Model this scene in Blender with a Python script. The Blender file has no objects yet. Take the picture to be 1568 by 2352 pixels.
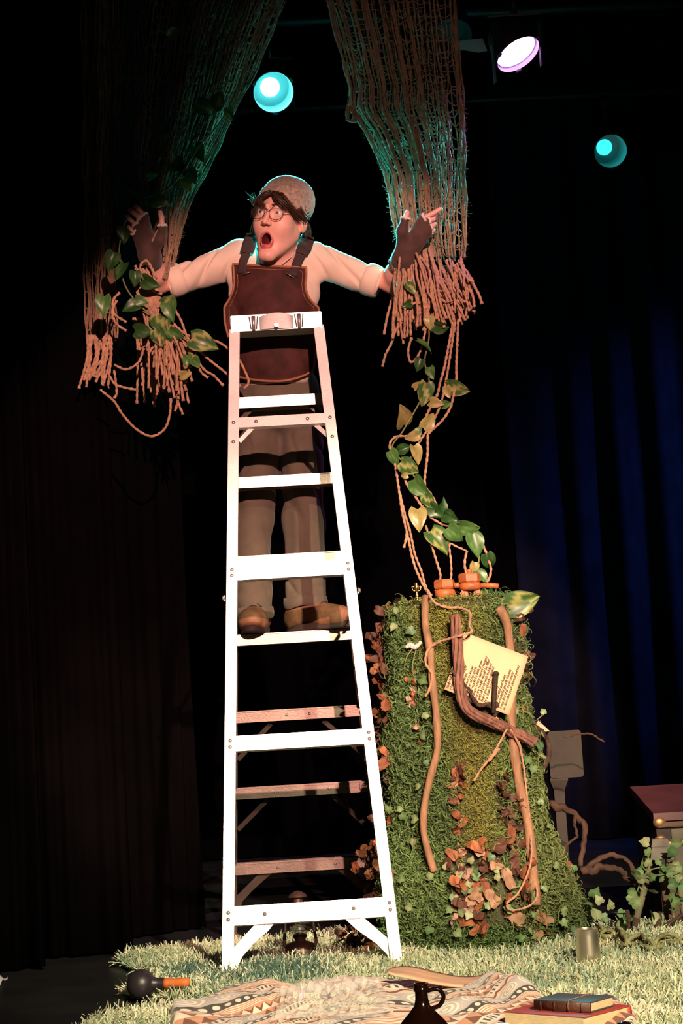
import bpy, bmesh, math, random
import numpy as np
from mathutils import Vector, Matrix
from mathutils.bvhtree import BVHTree
random.seed(7); RNG = np.random.default_rng(7)
scene = bpy.context.scene
COL = scene.collection
# ------------------------------------------------------------------ camera
FPX = 4282.0
CAM = np.array([-0.004, -7.0, 0.809]); YAW, PIT, ROL = -0.030, 0.116, 0.059
_Rt = np.array([math.cos(YAW), math.sin(YAW), 0.0]); _H = np.array([-math.sin(YAW), math.cos(YAW), 0.0])
_F = math.cos(PIT) * _H + math.sin(PIT) * np.array([0, 0, 1.0])
_Up = -math.sin(PIT) * _H + math.cos(PIT) * np.array([0, 0, 1.0])
_IR = math.cos(ROL) * _Rt - math.sin(ROL) * _Up
_IU = math.sin(ROL) * _Rt + math.cos(ROL) * _Up
cd = bpy.data.cameras.new('camera'); cam = bpy.data.objects.new('camera', cd); COL.objects.link(cam)
cd.sensor_fit = 'VERTICAL'; cd.sensor_height = 24.0; cd.lens = FPX / 2352.0 * 24.0
cd.clip_end = 100
cam.matrix_world = Matrix(((_IR[0], _IU[0], -_F[0], CAM[0]), (_IR[1], _IU[1], -_F[1], CAM[1]), (_IR[2], _IU[2], -_F[2], CAM[2]), (0, 0, 0, 1)))
scene.camera = cam
def ray(px, py):
    d = _F + ((px - 784.0) / FPX) * _IR + ((1176.0 - py) / FPX) * _IU
    return d
def P(px, py, Y):                       # the point seen at a pixel, on the plane y = Y
    d = ray(px, py); return CAM + d * ((Y - CAM[1]) / d[1])
def G(px, py, z=0.0):                   # the point seen at a pixel, on the level z
    d = ray(px, py); return CAM + d * ((z - CAM[2]) / d[2])
def V3(p): return Vector((float(p[0]), float(p[1]), float(p[2])))
# ------------------------------------------------------------------ view, world
vs = scene.view_settings
vs.view_transform = 'Standard'; vs.look = 'None'; vs.exposure = 0.0; vs.gamma = 1.0; vs.use_curve_mapping = False
world = bpy.data.worlds.new('World'); scene.world = world; world.use_nodes = True
world.node_tree.nodes['Background'].inputs[0].default_value = (0.25, 0.22, 0.5, 1)
world.node_tree.nodes['Background'].inputs[1].default_value = 0.004
# ------------------------------------------------------------------ lights
def spot(name, loc, target, col, watt, deg, blend, size=0.1):
    l = bpy.data.lights.new(name, 'SPOT'); o = bpy.data.objects.new(name, l); COL.objects.link(o)
    l.color = col; l.energy = watt; l.spot_size = math.radians(deg); l.spot_blend = blend; l.shadow_soft_size = size
    o.location = V3(loc); o.rotation_euler = (V3(target) - V3(loc)).to_track_quat('-Z', 'Y').to_euler()
    return o
spot('front_spot_pink', (1.15, -12.0, 3.6), P(836, 1288, 0.2), (1.0, 0.53, 0.44), 8600, 14.8, 0.26, 0.05)
spot('net_fill', (0.4, -12.0, 5.6), P(1010, 300, 0.2), (1.0, 0.62, 0.48), 700, 9.0, 1.0, 0.1)  # added fill, lifts the dim upper part of the right netting
spot('front_spot_warm', (2.6, -11.0, 5.2), (0.72, -0.95, 0.36), (1.0, 0.83, 0.56), 8900, 19.5, 0.55, 0.08)
spot('blue_wash', (4.6, 2.6, 4.6), (3.0, 5.6, 0.9), (0.10, 0.24, 1.0), 900, 66, 0.9, 0.1)
LAMP_CYAN = (0.02, 0.74, 0.84); LAMP_MAG = (0.75, 0.16, 0.95)
# ------------------------------------------------------------------ scene helpers
def props(o, label=None, cat=None, group=None, kind=None):
    if label: o['label'] = label
    if cat: o['category'] = cat
    if group: o['group'] = group
    if kind: o['kind'] = kind
    return o
def thing(name, loc, label, cat, group=None):
    o = bpy.data.objects.new(name, None); COL.objects.link(o); o.location = V3(loc); o.empty_display_size = 0.05
    return props(o, label, cat, group)
def link(name, me, mat=None, parent=None, loc=None):
    o = bpy.data.objects.new(name, me); COL.objects.link(o)
    if mat is not None and len(me.materials) == 0:
        for m in (mat if isinstance(mat, (list, tuple)) else [mat]): me.materials.append(m)
    if parent is not None:
        o.parent = parent
        T = Vector((0, 0, 0)); p = parent
        while p is not None: T += p.location; p = p.parent
        if loc is None: o.location = -T          # mesh written in world coordinates
        else: o.location = V3(loc) - T
    elif loc is not None: o.location = V3(loc)
    return o
class MB:
    """collects world-space shapes for one mesh"""
    def __init__(s): s.v = []; s.f = []; s.c = None; s.uv = None; s.n = 0
    def add(s, V, Fc, col=None):
        V = np.asarray(V, float).reshape(-1, 3); s.v.append(V)
        for q in Fc: s.f.append(tuple(int(i) + s.n for i in q))
        s.n += len(V)
        if col is not None:
            if s.c is None: s.c = []
            c = np.asarray(col, float); s.c.append(np.tile(c, (len(V), 1)) if c.ndim == 1 else c)
        return s
    def box(s, c, half, R=None, col=None, bev=0.0):
        c = np.asarray(c, float); h = np.asarray(half, float)
        if bev > 0:
            bm = bmesh.new(); bmesh.ops.create_cube(bm, size=2.0)
            for v in bm.verts: v.co = Vector((v.co.x * h[0], v.co.y * h[1], v.co.z * h[2]))
            bmesh.ops.bevel(bm, geom=list(bm.edges), offset=min(bev, 0.45 * 2 * h.min()), segments=2, affect='EDGES')
            bm.verts.index_update(); V = np.array([v.co[:] for v in bm.verts]); Fc = [[v.index for v in f.verts] for f in bm.faces]; bm.free()
        else:
            V = np.array([[x, y, z] for x in (-1, 1) for y in (-1, 1) for z in (-1, 1)], float) * h
            Fc = [(0, 1, 3, 2), (4, 6, 7, 5), (0, 4, 5, 1), (2, 3, 7, 6), (0, 2, 6, 4), (1, 5, 7, 3)]
        if R is not None: V = V @ np.asarray(R).T
        return s.add(V + c, Fc, col)
    def tube(s, pts, r, seg=8, caps=True, twist=0.0, lobe=0.0, lobes=2, flat=1.0, col=None, up=None):
        pts = np.asarray(pts, float); n = len(pts); r = np.broadcast_to(np.asarray(r, float), (n,))
        T = np.gradient(pts, axis=0); T /= np.linalg.norm(T, axis=1)[:, None] + 1e-12
        a = np.array(up, float) if up is not None else (np.array([0, 0, 1.0]) if abs(T[0][2]) < .9 else np.array([0, 1.0, 0]))
        N = np.zeros((n, 3)); N[0] = a - T[0] * (a @ T[0]); N[0] /= np.linalg.norm(N[0]) + 1e-12
        for i in range(1, n):
            N[i] = N[i - 1] - T[i] * (N[i - 1] @ T[i]); N[i] /= np.linalg.norm(N[i]) + 1e-12
        B = np.cross(T, N); th = np.arange(seg) * 2 * math.pi / seg
        L = np.concatenate([[0], np.cumsum(np.linalg.norm(np.diff(pts, axis=0), axis=1))])
        rr = r[:, None] * (1 + lobe * np.cos(lobes * th[None, :] - (twist * L)[:, None]))
        V = pts[:, None, :] + rr[..., None] * (np.cos(th)[None, :, None] * N[:, None, :] + flat * np.sin(th)[None, :, None] * B[:, None, :])
        Fc = [(i * seg + j, i * seg + (j + 1) % seg, (i + 1) * seg + (j + 1) % seg, (i + 1) * seg + j) for i in range(n - 1) for j in range(seg)]
        if caps: Fc += [tuple(range(seg - 1, -1, -1)), tuple((n - 1) * seg + j for j in range(seg))]
        cc = None
        if col is not None:
            cc = np.asarray(col, float)
            if cc.ndim == 2: cc = np.repeat(cc, seg, axis=0)
        return s.add(V.reshape(-1, 3), Fc, cc)
    def lathe(s, prof, c=(0, 0, 0), seg=24, R=None, col=None, a0=0.0, a1=2 * math.pi):
        prof = np.asarray(prof, float); n = len(prof); full = abs(a1 - a0 - 2 * math.pi) < 1e-6
        m = seg if full else seg + 1
        th = a0 + (a1 - a0) * np.arange(m) / seg
        V = np.stack([prof[:, 0][:, None] * np.cos(th), prof[:, 0][:, None] * np.sin(th), np.repeat(prof[:, 1][:, None], m, 1)], -1).reshape(-1, 3)
        if R is not None: V = V @ np.asarray(R).T
        Fc = [(i * m + j, i * m + (j + 1) % m, (i + 1) * m + (j + 1) % m, (i + 1) * m + j) for i in range(n - 1) for j in range(seg)]
        return s.add(V + np.asarray(c, float), Fc, col)
    def ball(s, c, r, seg=10, rings=7, R=None, col=None):
        r = np.broadcast_to(np.asarray(r, float), (3,)); ph = np.linspace(-math.pi / 2, math.pi / 2, rings)
        th = np.arange(seg) * 2 * math.pi / seg
        V = np.stack([np.cos(ph)[:, None] * np.cos(th), np.cos(ph)[:, None] * np.sin(th), np.repeat(np.sin(ph)[:, None], seg, 1)], -1).reshape(-1, 3) * r
        if R is not None: V = V @ np.asarray(R).T
        Fc = [(i * seg + j, i * seg + (j + 1) % seg, (i + 1) * seg + (j + 1) % seg, (i + 1) * seg + j) for i in range(rings - 1) for j in range(seg)]
        return s.add(V + np.asarray(c, float), Fc, col)
    def prism(s, poly, vec, col=None):
        poly = np.asarray(poly, float); n = len(poly); vec = np.asarray(vec, float)
        V = np.concatenate([poly, poly + vec])
        Fc = [tuple(range(n - 1, -1, -1)), tuple(range(n, 2 * n))] + [(i, (i + 1) % n, n + (i + 1) % n, n + i) for i in range(n)]
        return s.add(V, Fc, col)
    def grid(s, V, col=None, closed=False):          # V: (n, m, 3)
        n, m = V.shape[:2]
        mm = m if closed else m - 1
        Fc = [(i * m + j, i * m + (j + 1) % m, (i + 1) * m + (j + 1) % m, (i + 1) * m + j) for i in range(n - 1) for j in range(mm)]
        return s.add(V.reshape(-1, 3), Fc, None if col is None else (col.reshape(-1, col.shape[-1]) if np.ndim(col) > 1 else col))
    def mesh(s, name, smooth=True, fixn=False, origin=None):
        V = np.concatenate(s.v) if s.v else np.zeros((0, 3))
        if origin is not None: V = V - np.asarray(origin, float)
        me = bpy.data.meshes.new(name); me.from_pydata(V.tolist(), [], s.f)
        if s.c is not None:
            C = np.concatenate(s.c)
            if C.shape[1] == 3: C = np.concatenate([C, np.ones((len(C), 1))], 1)
            at = me.color_attributes.new('Col', 'FLOAT_COLOR', 'POINT'); at.data.foreach_set('color', C.astype(np.float32).ravel())
        if fixn:
            bm = bmesh.new(); bm.from_mesh(me); bmesh.ops.recalc_face_normals(bm, faces=list(bm.faces)); bm.to_mesh(me); bm.free()
        me.polygons.foreach_set('use_smooth', [smooth] * len(me.polygons)); me.update()
        return me
    def obj(s, name, mat, parent=None, smooth=True, sharp=None, fixn=False, origin=None):
        me = s.mesh(name, smooth, fixn, origin)
        if sharp: 
            me.set_sharp_from_angle(angle=math.radians(sharp))
        o = link(name, me, mat, parent, origin)
        return o
def big_mesh(name, V, Q, C=None, smooth=False):      # quads by arrays, for strands
    me = bpy.data.meshes.new(name); V = np.asarray(V, np.float32); Q = np.asarray(Q, np.int32)
    me.vertices.add(len(V)); me.vertices.foreach_set('co', V.ravel())
    k = Q.shape[1]; me.loops.add(Q.size); me.loops.foreach_set('vertex_index', Q.ravel())
    me.polygons.add(len(Q)); me.polygons.foreach_set('loop_start', np.arange(len(Q), dtype=np.int32) * k)
    me.polygons.foreach_set('use_smooth', np.full(len(Q), smooth))
    if C is not None:
        C = np.asarray(C, np.float32)
        if C.shape[1] == 3: C = np.concatenate([C, np.ones((len(C), 1), np.float32)], 1)
        at = me.color_attributes.new('Col', 'FLOAT_COLOR', 'POINT'); at.data.foreach_set('color', C.ravel())
    me.update(calc_edges=True); return me
def spline(pts, n=40):
    pts = np.asarray(pts, float); k = len(pts)
    if k < 3: return pts[0] + (pts[-1] - pts[0]) * np.linspace(0, 1, n)[:, None]
    E = np.concatenate([[2 * pts[0] - pts[1]], pts, [2 * pts[-1] - pts[-2]]])
    L = np.concatenate([[0], np.cumsum(np.linalg.norm(np.diff(pts, axis=0), axis=1) + 1e-9)])
    out = []
    for s in np.linspace(0, L[-1], n):
        i = min(np.searchsorted(L, s, 'right') - 1, k - 2); t = (s - L[i]) / (L[i + 1] - L[i])
        p0, p1, p2, p3 = E[i], E[i + 1], E[i + 2], E[i + 3]
        out.append(.5 * (2 * p1 + (p2 - p0) * t + (2 * p0 - 5 * p1 + 4 * p2 - p3) * t * t + (3 * p1 - p0 - 3 * p2 + p3) * t ** 3))
    return np.array(out)
def rotm(ax, a):
    return np.array(Matrix.Rotation(a, 3, ax))
def frame(z, x=(1, 0, 0)):              # 3x3 with columns x', y', z' (z' along z)
    z = np.asarray(z, float); z = z / np.linalg.norm(z); x = np.asarray(x, float); x = x - z * (x @ z)
    if np.linalg.norm(x) < 1e-6: x = np.array([0, 1.0, 0]) - z * z[1]
    x = x / np.linalg.norm(x); return np.stack([x, np.cross(z, x), z], 1)
def noise3(Pn, f, seed=0):
    rg = np.random.default_rng(seed); out = 0
    for k in range(5):
        d = rg.normal(size=3); d /= np.linalg.norm(d); ph = rg.uniform(0, 6.28); e = rg.normal(size=3); e /= np.linalg.norm(e)
        out = out + np.sin(f * (Pn @ d) * (0.7 + 0.25 * k) + ph + 1.3 * np.sin(f * .6 * (Pn @ e) + 2 * ph))
    return out / 5
# ------------------------------------------------------------------ signed-distance sculpting
def s_cap(Q, a, b, ra, rb=None):
    rb = ra if rb is None else rb; a = np.asarray(a, float); b = np.asarray(b, float); ab = b - a
    h = np.clip(((Q - a) @ ab) / (ab @ ab + 1e-12), 0, 1)
    return np.linalg.norm(Q - a - h[..., None] * ab, axis=-1) - (ra + (rb - ra) * h)
def s_ell(Q, c, r, R=None):
    q = Q - np.asarray(c, float)
    if R is not None: q = q @ np.asarray(R)
    r = np.asarray(r, float); k0 = np.linalg.norm(q / r, axis=-1); k1 = np.linalg.norm(q / (r * r), axis=-1)
    return k0 * (k0 - 1) / (k1 + 1e-9)
def s_box(Q, c, h, r, R=None):
    q = Q - np.asarray(c, float)
    if R is not None: q = q @ np.asarray(R)
    q = np.abs(q) - (np.asarray(h, float) - r)
    return np.linalg.norm(np.maximum(q, 0), axis=-1) + np.minimum(q.max(-1), 0) - r
def smin(a, b, k):
    h = np.clip(.5 + .5 * (b - a) / k, 0, 1); return b + (a - b) * h - k * h * (1 - h)
def smax(a, b, k): return -smin(-a, -b, k)
def nets(fn, lo, hi, h):
    lo = np.asarray(lo, float); hi = np.asarray(hi, float)
    n = np.ceil((hi - lo) / h).astype(int) + 1
    ax = [lo[i] + h * np.arange(n[i]) for i in range(3)]
    V = np.empty(n, np.float32)
    for i0 in range(0, n[0], 24):                    # in slabs, to keep memory low
        g = np.stack(np.meshgrid(ax[0][i0:i0 + 24], ax[1], ax[2], indexing='ij'), -1)
        V[i0:i0 + 24] = fn(g)
    ins = V < 0; cnt = np.zeros(n - 1, np.int8); offs = [(i, j, k) for i in (0, 1) for j in (0, 1) for k in (0, 1)]
    for i, j, k in offs: cnt += ins[i:n[0] - 1 + i, j:n[1] - 1 + j, k:n[2] - 1 + k]
    act = np.argwhere((cnt > 0) & (cnt < 8)); idx = np.full(n - 1, -1, np.int64); idx[tuple(act.T)] = np.arange(len(act))
    acc = np.zeros((len(act), 3)); num = np.zeros(len(act))
    for a in offs:
        for d in range(3):
            if a[d]: continue
            b = list(a); b[d] = 1
            va = V[tuple((act + a).T)]; vb = V[tuple((act + b).T)]; m = (va < 0) != (vb < 0)
            t = va / (va - vb + 1e-20); p = np.array(a, float)[None, :].repeat(len(act), 0); p[:, d] = t
            acc[m] += p[m]; num[m] += 1
    verts = lo + h * (act + acc / np.maximum(num, 1)[:, None])
    quads = []
    for d in range(3):
        u, w = (d + 1) % 3, (d + 2) % 3
        sl0 = [slice(None)] * 3; sl1 = [slice(None)] * 3; sl0[d] = slice(0, n[d] - 1); sl1[d] = slice(1, n[d])
        ch = np.argwhere(ins[tuple(sl0)] != ins[tuple(sl1)])
        ok = (ch[:, u] > 0) & (ch[:, w] > 0) & (ch[:, u] < n[u] - 1) & (ch[:, w] < n[w] - 1); ch = ch[ok]
        e = np.eye(3, dtype=int)
        q = np.stack([idx[tuple(c.T)] for c in (ch - e[u] - e[w], ch - e[w], ch, ch - e[u])], 1)
        flip = ~ins[tuple(ch.T)]; q[flip] = q[flip][:, ::-1]
        quads.append(q)
    Q = np.concatenate(quads); Q = Q[(Q >= 0).all(1)]
    return verts, Q
# ------------------------------------------------------------------ materials (all node based)
def mat(name, col, rough=0.6, metal=0.0, var=0.0, vscale=8.0, bump=0.0, bscale=60.0, col2=None, attr=None, spec=0.5,
        sheen=0.0, trans=0.0, emis=None, estr=0.0, alpha=1.0, wave=None, sss=0.0, coat=0.0, stretch=None, tl=0.0):
    m = bpy.data.materials.new(name); m.use_nodes = True; nt = m.node_tree; N = nt.nodes; L = nt.links
    b = N['Principled BSDF']
    def c4(c): return (c[0], c[1], c[2], 1)
    b.inputs['Base Color'].default_value = c4(col); b.inputs['Roughness'].default_value = rough; b.inputs['Metallic'].default_value = metal
    b.inputs['Specular IOR Level'].default_value = spec
    if sheen: b.inputs['Sheen Weight'].default_value = sheen
    if trans: b.inputs['Transmission Weight'].default_value = trans
    if coat: b.inputs['Coat Weight'].default_value = coat
    if sss: b.inputs['Subsurface Weight'].default_value = sss; b.inputs['Subsurface Radius'].default_value = (.02, .008, .004); b.inputs['Subsurface Scale'].default_value = .5
    if emis: b.inputs['Emission Color'].default_value = c4(emis); b.inputs['Emission Strength'].default_value = estr
    if alpha < 1: b.inputs['Alpha'].default_value = alpha
    tc = N.new('ShaderNodeTexCoord'); src = tc.outputs['Object']
    if stretch:
        mp = N.new('ShaderNodeMapping'); mp.inputs['Scale'].default_value = stretch; L.new(src, mp.inputs['Vector']); src = mp.outputs[0]
    cur = None
    if attr:
        at = N.new('ShaderNodeAttribute'); at.attribute_name = attr; cur = at.outputs['Color']
    if var or col2 is not None:
        nz = N.new('ShaderNodeTexNoise'); nz.inputs['Scale'].default_value = vscale; nz.inputs['Detail'].default_value = 5; L.new(src, nz.inputs['Vector'])
        rp = N.new('ShaderNodeValToRGB'); rp.color_ramp.elements[0].position = .35; rp.color_ramp.elements[1].position = .65
        if col2 is not None and not attr:
            rp.color_ramp.elements[0].color = c4(col); rp.color_ramp.elements[1].color = c4(col2)
            L.new(nz.outputs['Fac'], rp.inputs['Fac']); cur = rp.outputs['Color']
        else:
            rp.color_ramp.elements[0].color = (1 - var,) * 3 + (1,); rp.color_ramp.elements[1].color = (1 + var * .6,) * 3 + (1,)
            L.new(nz.outputs['Fac'], rp.inputs['Fac'])
            mx = N.new('ShaderNodeMix'); mx.data_type = 'RGBA'; mx.blend_type = 'MULTIPLY'; mx.inputs[0].default_value = 1
            if cur is not None: L.new(cur, mx.inputs[6])
            else: mx.inputs[6].default_value = c4(col)
            L.new(rp.outputs['Color'], mx.inputs[7]); cur = mx.outputs[2]
    if cur is not None: L.new(cur, b.inputs['Base Color'])
    if bump:
        bp = N.new('ShaderNodeBump'); bp.inputs['Strength'].default_value = bump; bp.inputs['Distance'].default_value = 0.01
        if wave:
            t = N.new('ShaderNodeTexWave'); t.inputs['Scale'].default_value = wave; t.inputs['Distortion'].default_value = 1.5; L.new(src, t.inputs['Vector']); L.new(t.outputs['Fac'], bp.inputs['Height'])
        else:
            t = N.new('ShaderNodeTexNoise'); t.inputs['Scale'].default_value = bscale; t.inputs['Detail'].default_value = 4; L.new(src, t.inputs['Vector']); L.new(t.outputs['Fac'], bp.inputs['Height'])
        L.new(bp.outputs['Normal'], b.inputs['Normal'])
    if tl:                                            # thin leaves and fibres let light through
        out = N['Material Output']; tr = N.new('ShaderNodeBsdfTranslucent'); ms = N.new('ShaderNodeMixShader'); ms.inputs[0].default_value = tl
        if cur is not None: L.new(cur, tr.inputs['Color'])
        else: tr.inputs['Color'].default_value = c4(col)
        L.new(b.outputs[0], ms.inputs[1]); L.new(tr.outputs[0], ms.inputs[2]); L.new(ms.outputs[0], out.inputs['Surface'])
    return m
class X:
    """node arithmetic written as Python"""
    nt = None
    def __init__(s, v): s.v = v
    @staticmethod
    def op(o, *a):
        n = X.nt.nodes.new('ShaderNodeMath'); n.operation = o
        for i, q in enumerate(a):
            q = q.v if isinstance(q, X) else q
            if isinstance(q, (int, float)): n.inputs[i].default_value = q
            else: X.nt.links.new(q, n.inputs[i])
        return X(n.outputs[0])
    def __add__(s, o): return X.op('ADD', s, o)
    __radd__ = __add__
    def __sub__(s, o): return X.op('SUBTRACT', s, o)
    def __rsub__(s, o): return X.op('SUBTRACT', o, s)
    def __mul__(s, o): return X.op('MULTIPLY', s, o)
    __rmul__ = __mul__
    def __truediv__(s, o): return X.op('DIVIDE', s, o)
    def fr(s): return X.op('FRACT', s)
    def ab(s): return X.op('ABSOLUTE', s)
    def lt(s, o): return X.op('LESS_THAN', s, o)
    def gt(s, o): return X.op('GREATER_THAN', s, o)
    def sq(s): return X.op('SQRT', s)
def mixcol(nt, fac, a, b):
    n = nt.nodes.new('ShaderNodeMix'); n.data_type = 'RGBA'; nt.links.new(fac.v, n.inputs[0])
    for i, q in ((6, a), (7, b)):
        if isinstance(q, tuple): n.inputs[i].default_value = q + (1,)
        else: nt.links.new(q, n.inputs[i])
    return n.outputs[2]
def blanket_mat():
    m = bpy.data.materials.new('woven_blanket'); m.use_nodes = True; nt = m.node_tree; X.nt = nt
    b = nt.nodes['Principled BSDF']; b.inputs['Roughness'].default_value = .85; b.inputs['Sheen Weight'].default_value = .2
    at = nt.nodes.new('ShaderNodeAttribute'); at.attribute_name = 'Col'; sp = nt.nodes.new('ShaderNodeSeparateColor'); nt.links.new(at.outputs['Color'], sp.inputs[0])
    u = X(sp.outputs[0]) * 1.0; v = X(sp.outputs[1]) * 1.0       # metres along / across the weave
    cream, brown, orange, dark, grey, pink = (.90, .74, .60), (.20, .075, .045), (.66, .30, .18), (.07, .055, .05), (.52, .46, .44), (.85, .56, .45)
    q = (v / 0.30).fr() * 8.0                                    # eight bands to a repeat
    def band(k, w=1.0): return q.gt(float(k)) * q.lt(float(k) + w)
    w = q.fr()
    tri = ((u / 0.036).fr() - .5).ab() * 2.0
    c = mixcol(nt, (u * 3.1).fr().gt(2.0), cream, cream)
    c = mixcol(nt, band(0) * tri.lt(w), cream, brown)                                  # triangles
    c = mixcol(nt, band(0) * tri.lt(w * 2.0 - 1.05), c, orange)
    c = mixcol(nt, band(1), c, mixcol(nt, (w * 4.0).fr().gt(.5), orange, cream))       # fine stripes
    du = (u / .028).fr() - .5; dv = (w - .5) * 1.1
    dot = (du * du + dv * dv).sq().lt(.3)
    c = mixcol(nt, band(2), c, mixcol(nt, dot, dark, cream))                           # dots on black
    ru = ((u / .085).fr() - .5) * 2.0; rv = (q - 4.0) * .98
    rad = (ru * ru + rv * rv).sq()
    c = mixcol(nt, band(3, 2.0), c, mixcol(nt, (rad * 3.2).fr().lt(.5) * rad.lt(.95), grey, cream))   # rings on grey
    zig = ((u / .06).fr() - .5).ab() * 2.0
    zz = (w - zig * .6 - .2).ab().lt(.17)
    c = mixcol(nt, band(5), c, mixcol(nt, zz, pink, brown))                            # zigzag
    bar = (u / .016).fr().lt(.45)
    c = mixcol(nt, band(6) * w.gt(.2) * w.lt(.8), c, mixcol(nt, bar, cream, dark))     # little bars
    c = mixcol(nt, band(7), c, mixcol(nt, tri.gt(w), orange, brown))
    nt.links.new(c, b.inputs['Base Color'])
    nz = nt.nodes.new('ShaderNodeTexNoise'); nz.inputs['Scale'].default_value = 260; bp = nt.nodes.new('ShaderNodeBump'); bp.inputs['Strength'].default_value = .3; bp.inputs['Distance'].default_value = .003
    tc = nt.nodes.new('ShaderNodeTexCoord'); nt.links.new(tc.outputs['Object'], nz.inputs['Vector']); nt.links.new(nz.outputs['Fac'], bp.inputs['Height']); nt.links.new(bp.outputs[0], b.inputs['Normal'])
    return m
M = {}
M['floor'] = mat('stage_floor_paint', (.012, .012, .014), .42, var=.4, vscale=3, bump=.15, bscale=40)
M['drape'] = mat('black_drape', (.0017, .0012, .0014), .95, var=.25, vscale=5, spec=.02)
M['drape_blue'] = mat('blue_lit_drape', (.008, .009, .016), .95, var=.25, vscale=5, spec=.02)  # black drape with the blue light on it put into the colour
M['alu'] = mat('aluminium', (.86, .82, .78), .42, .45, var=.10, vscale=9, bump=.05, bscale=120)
M['alu_dark'] = mat('shaded_aluminium', (.15, .11, .092), .36, .75, var=.18, vscale=7, bump=.05, bscale=120)  # same aluminium, with shade and dark reflections put into the base colour
M['alu_step'] = mat('dimmed_aluminium_tread', (.60, .47, .40), .38, .6, var=.22, vscale=5, bump=.05, bscale=120)  # same aluminium again, the upper steps' dimmer pinkish light put into its colour
M['rivet'] = mat('rivet_steel', (.55, .50, .46), .35, .8)
M['rubber'] = mat('rubber', (.02, .02, .02), .8)
M['skin'] = mat('skin', (.72, .42, .33), .5, attr='Col', var=.06, vscale=30, bump=.06, bscale=350, sss=.12)
M['eye'] = mat('eye_white', (.75, .72, .68), .12, attr='Col')
M['shirt'] = mat('cream_cotton', (.68, .52, .42), .9, var=.06, vscale=14, bump=.12, bscale=500, sheen=.15)
M['apron'] = mat('brown_leather', (.055, .016, .013), .75, spec=.2, var=.35, vscale=16, bump=.15, bscale=160)
M['apron_trim'] = mat('tan_binding', (.30, .115, .055), .65, var=.2, vscale=40, bump=.2, bscale=300)
M['strap'] = mat('dark_webbing', (.035, .014, .013), .8, var=.2, vscale=40)
M['trouser'] = mat('olive_twill', (.108, .080, .056), .92, var=.16, vscale=12, bump=.2, bscale=420, sheen=.1)
M['boot'] = mat('tan_suede', (.23, .10, .050), .75, var=.3, vscale=25, bump=.25, bscale=180)
M['sole'] = mat('dark_sole', (.045, .028, .020), .8, var=.2)
M['hat'] = mat('speckled_wool', (.36, .26, .20), .95, var=.35, vscale=90, bump=.6, bscale=140, sheen=.4)
M['hair'] = mat('brown_hair', (.075, .032, .018), .45, var=.3, vscale=40, tl=.4)
M['glove'] = mat('brown_suede_glove', (.060, .026, .020), .85, var=.25, vscale=30, bump=.2, bscale=250, sheen=.15)
M['fleece'] = mat('white_fleece', (.75, .62, .58), .95, bump=.8, bscale=220, sheen=.3)
M['wire'] = mat('dark_wire', (.06, .045, .04), .3, .9)
M['lens_glass'] = mat('clear_lens', (1, 1, 1), .03, trans=1.0, alpha=.12)
M['metal_pin'] = mat('silver_pin', (.6, .55, .5), .3, .9)
M['jute'] = mat('jute', (.44, .255, .15), .9, var=.3, vscale=35, bump=.5, bscale=320, sheen=.3, tl=.32)
M['jute2'] = mat('jute_strand', (.46, .24, .135), .9, var=.3, vscale=60, bump=.5, bscale=500, sheen=.2)
M['leaf'] = mat('vine_leaf', (.05, .14, .03), .38, attr='Col', var=.2, vscale=30, tl=.15)
M['stem'] = mat('vine_stem', (.16, .17, .06), .6, var=.2)
M['ivy'] = mat('ivy_leaf', (.10, .22, .07), .5, attr='Col', var=.15, vscale=40, tl=.15)
M['scrap'] = mat('dry_leaf', (.2, .08, .03), .7, attr='Col', var=.35, vscale=25, tl=.1)
M['moss'] = mat('moss_fibre', (.1, .15, .03), .9, attr='Col', tl=.2)
M['core'] = mat('stump_core', (.045, .048, .018), .95, var=.5, vscale=14, bump=.8, bscale=40)
M['bark'] = mat('peeled_branch', (.27, .145, .075), .75, var=.3, vscale=14, bump=.4, bscale=50, stretch=(3, 3, .6))
M['vinewood'] = mat('grapevine_bark', (.19, .085, .058), .85, var=.45, vscale=24, bump=.7, bscale=60, stretch=(2, 2, .7))
M['darkroot'] = mat('dark_root', (.055, .026, .015), .85, var=.4, vscale=20, bump=.6, bscale=60)
M['paper'] = mat('letter_paper', (.60, .43, .25), .8, var=.05, vscale=8)
M['ink'] = mat('brown_ink', (.05, .016, .008), .8)
M['wood_orange'] = mat('orange_wood', (.40, .115, .035), .5, var=.3, vscale=6, bump=.1, stretch=(6, 1, 6))
M['gold'] = mat('gold', (.75, .5, .15), .25, 1.0)
M['spike'] = mat('rusted_spike', (.045, .026, .017), .75, .3, var=.4, vscale=40, bump=.5, bscale=120)
M['steel'] = mat('polished_steel', (.86, .78, .66), .30, .97)
M['clear'] = mat('clear_plastic', (.95, .97, .9), .06, trans=.95)
M['blanket'] = blanket_mat()
M['pile'] = mat('shag_pile', (.4, .4, .3), .9, attr='Col', tl=.15)
M['rug_base'] = mat('rug_backing', (.12, .13, .07), .95, var=.4, vscale=8)
M['jug'] = mat('amber_glass', (.009, .0025, .001), .12, spec=.7, coat=.6)
M['red_book'] = mat('red_cloth_cover', (.42, .05, .04), .7, var=.12, vscale=20)
M['page'] = mat('page_edges', (.70, .53, .30), .85, var=.25, vscale=60, bump=.3, stretch=(1, 1, 40))
M['blue_cover'] = mat('blue_grey_cover', (.075, .085, .095), .6, var=.2, vscale=12)
M['leather'] = mat('brown_leather_spine', (.10, .032, .018), .5, var=.3, vscale=20, bump=.2, bscale=120)
M['tanwood'] = mat('tan_board', (.72, .42, .27), .6, var=.18, vscale=4, bump=.1, stretch=(1, 8, 8))
M['darkblock'] = mat('dark_wood_block', (.05, .03, .02), .8, var=.4, vscale=20, bump=.4)
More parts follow.
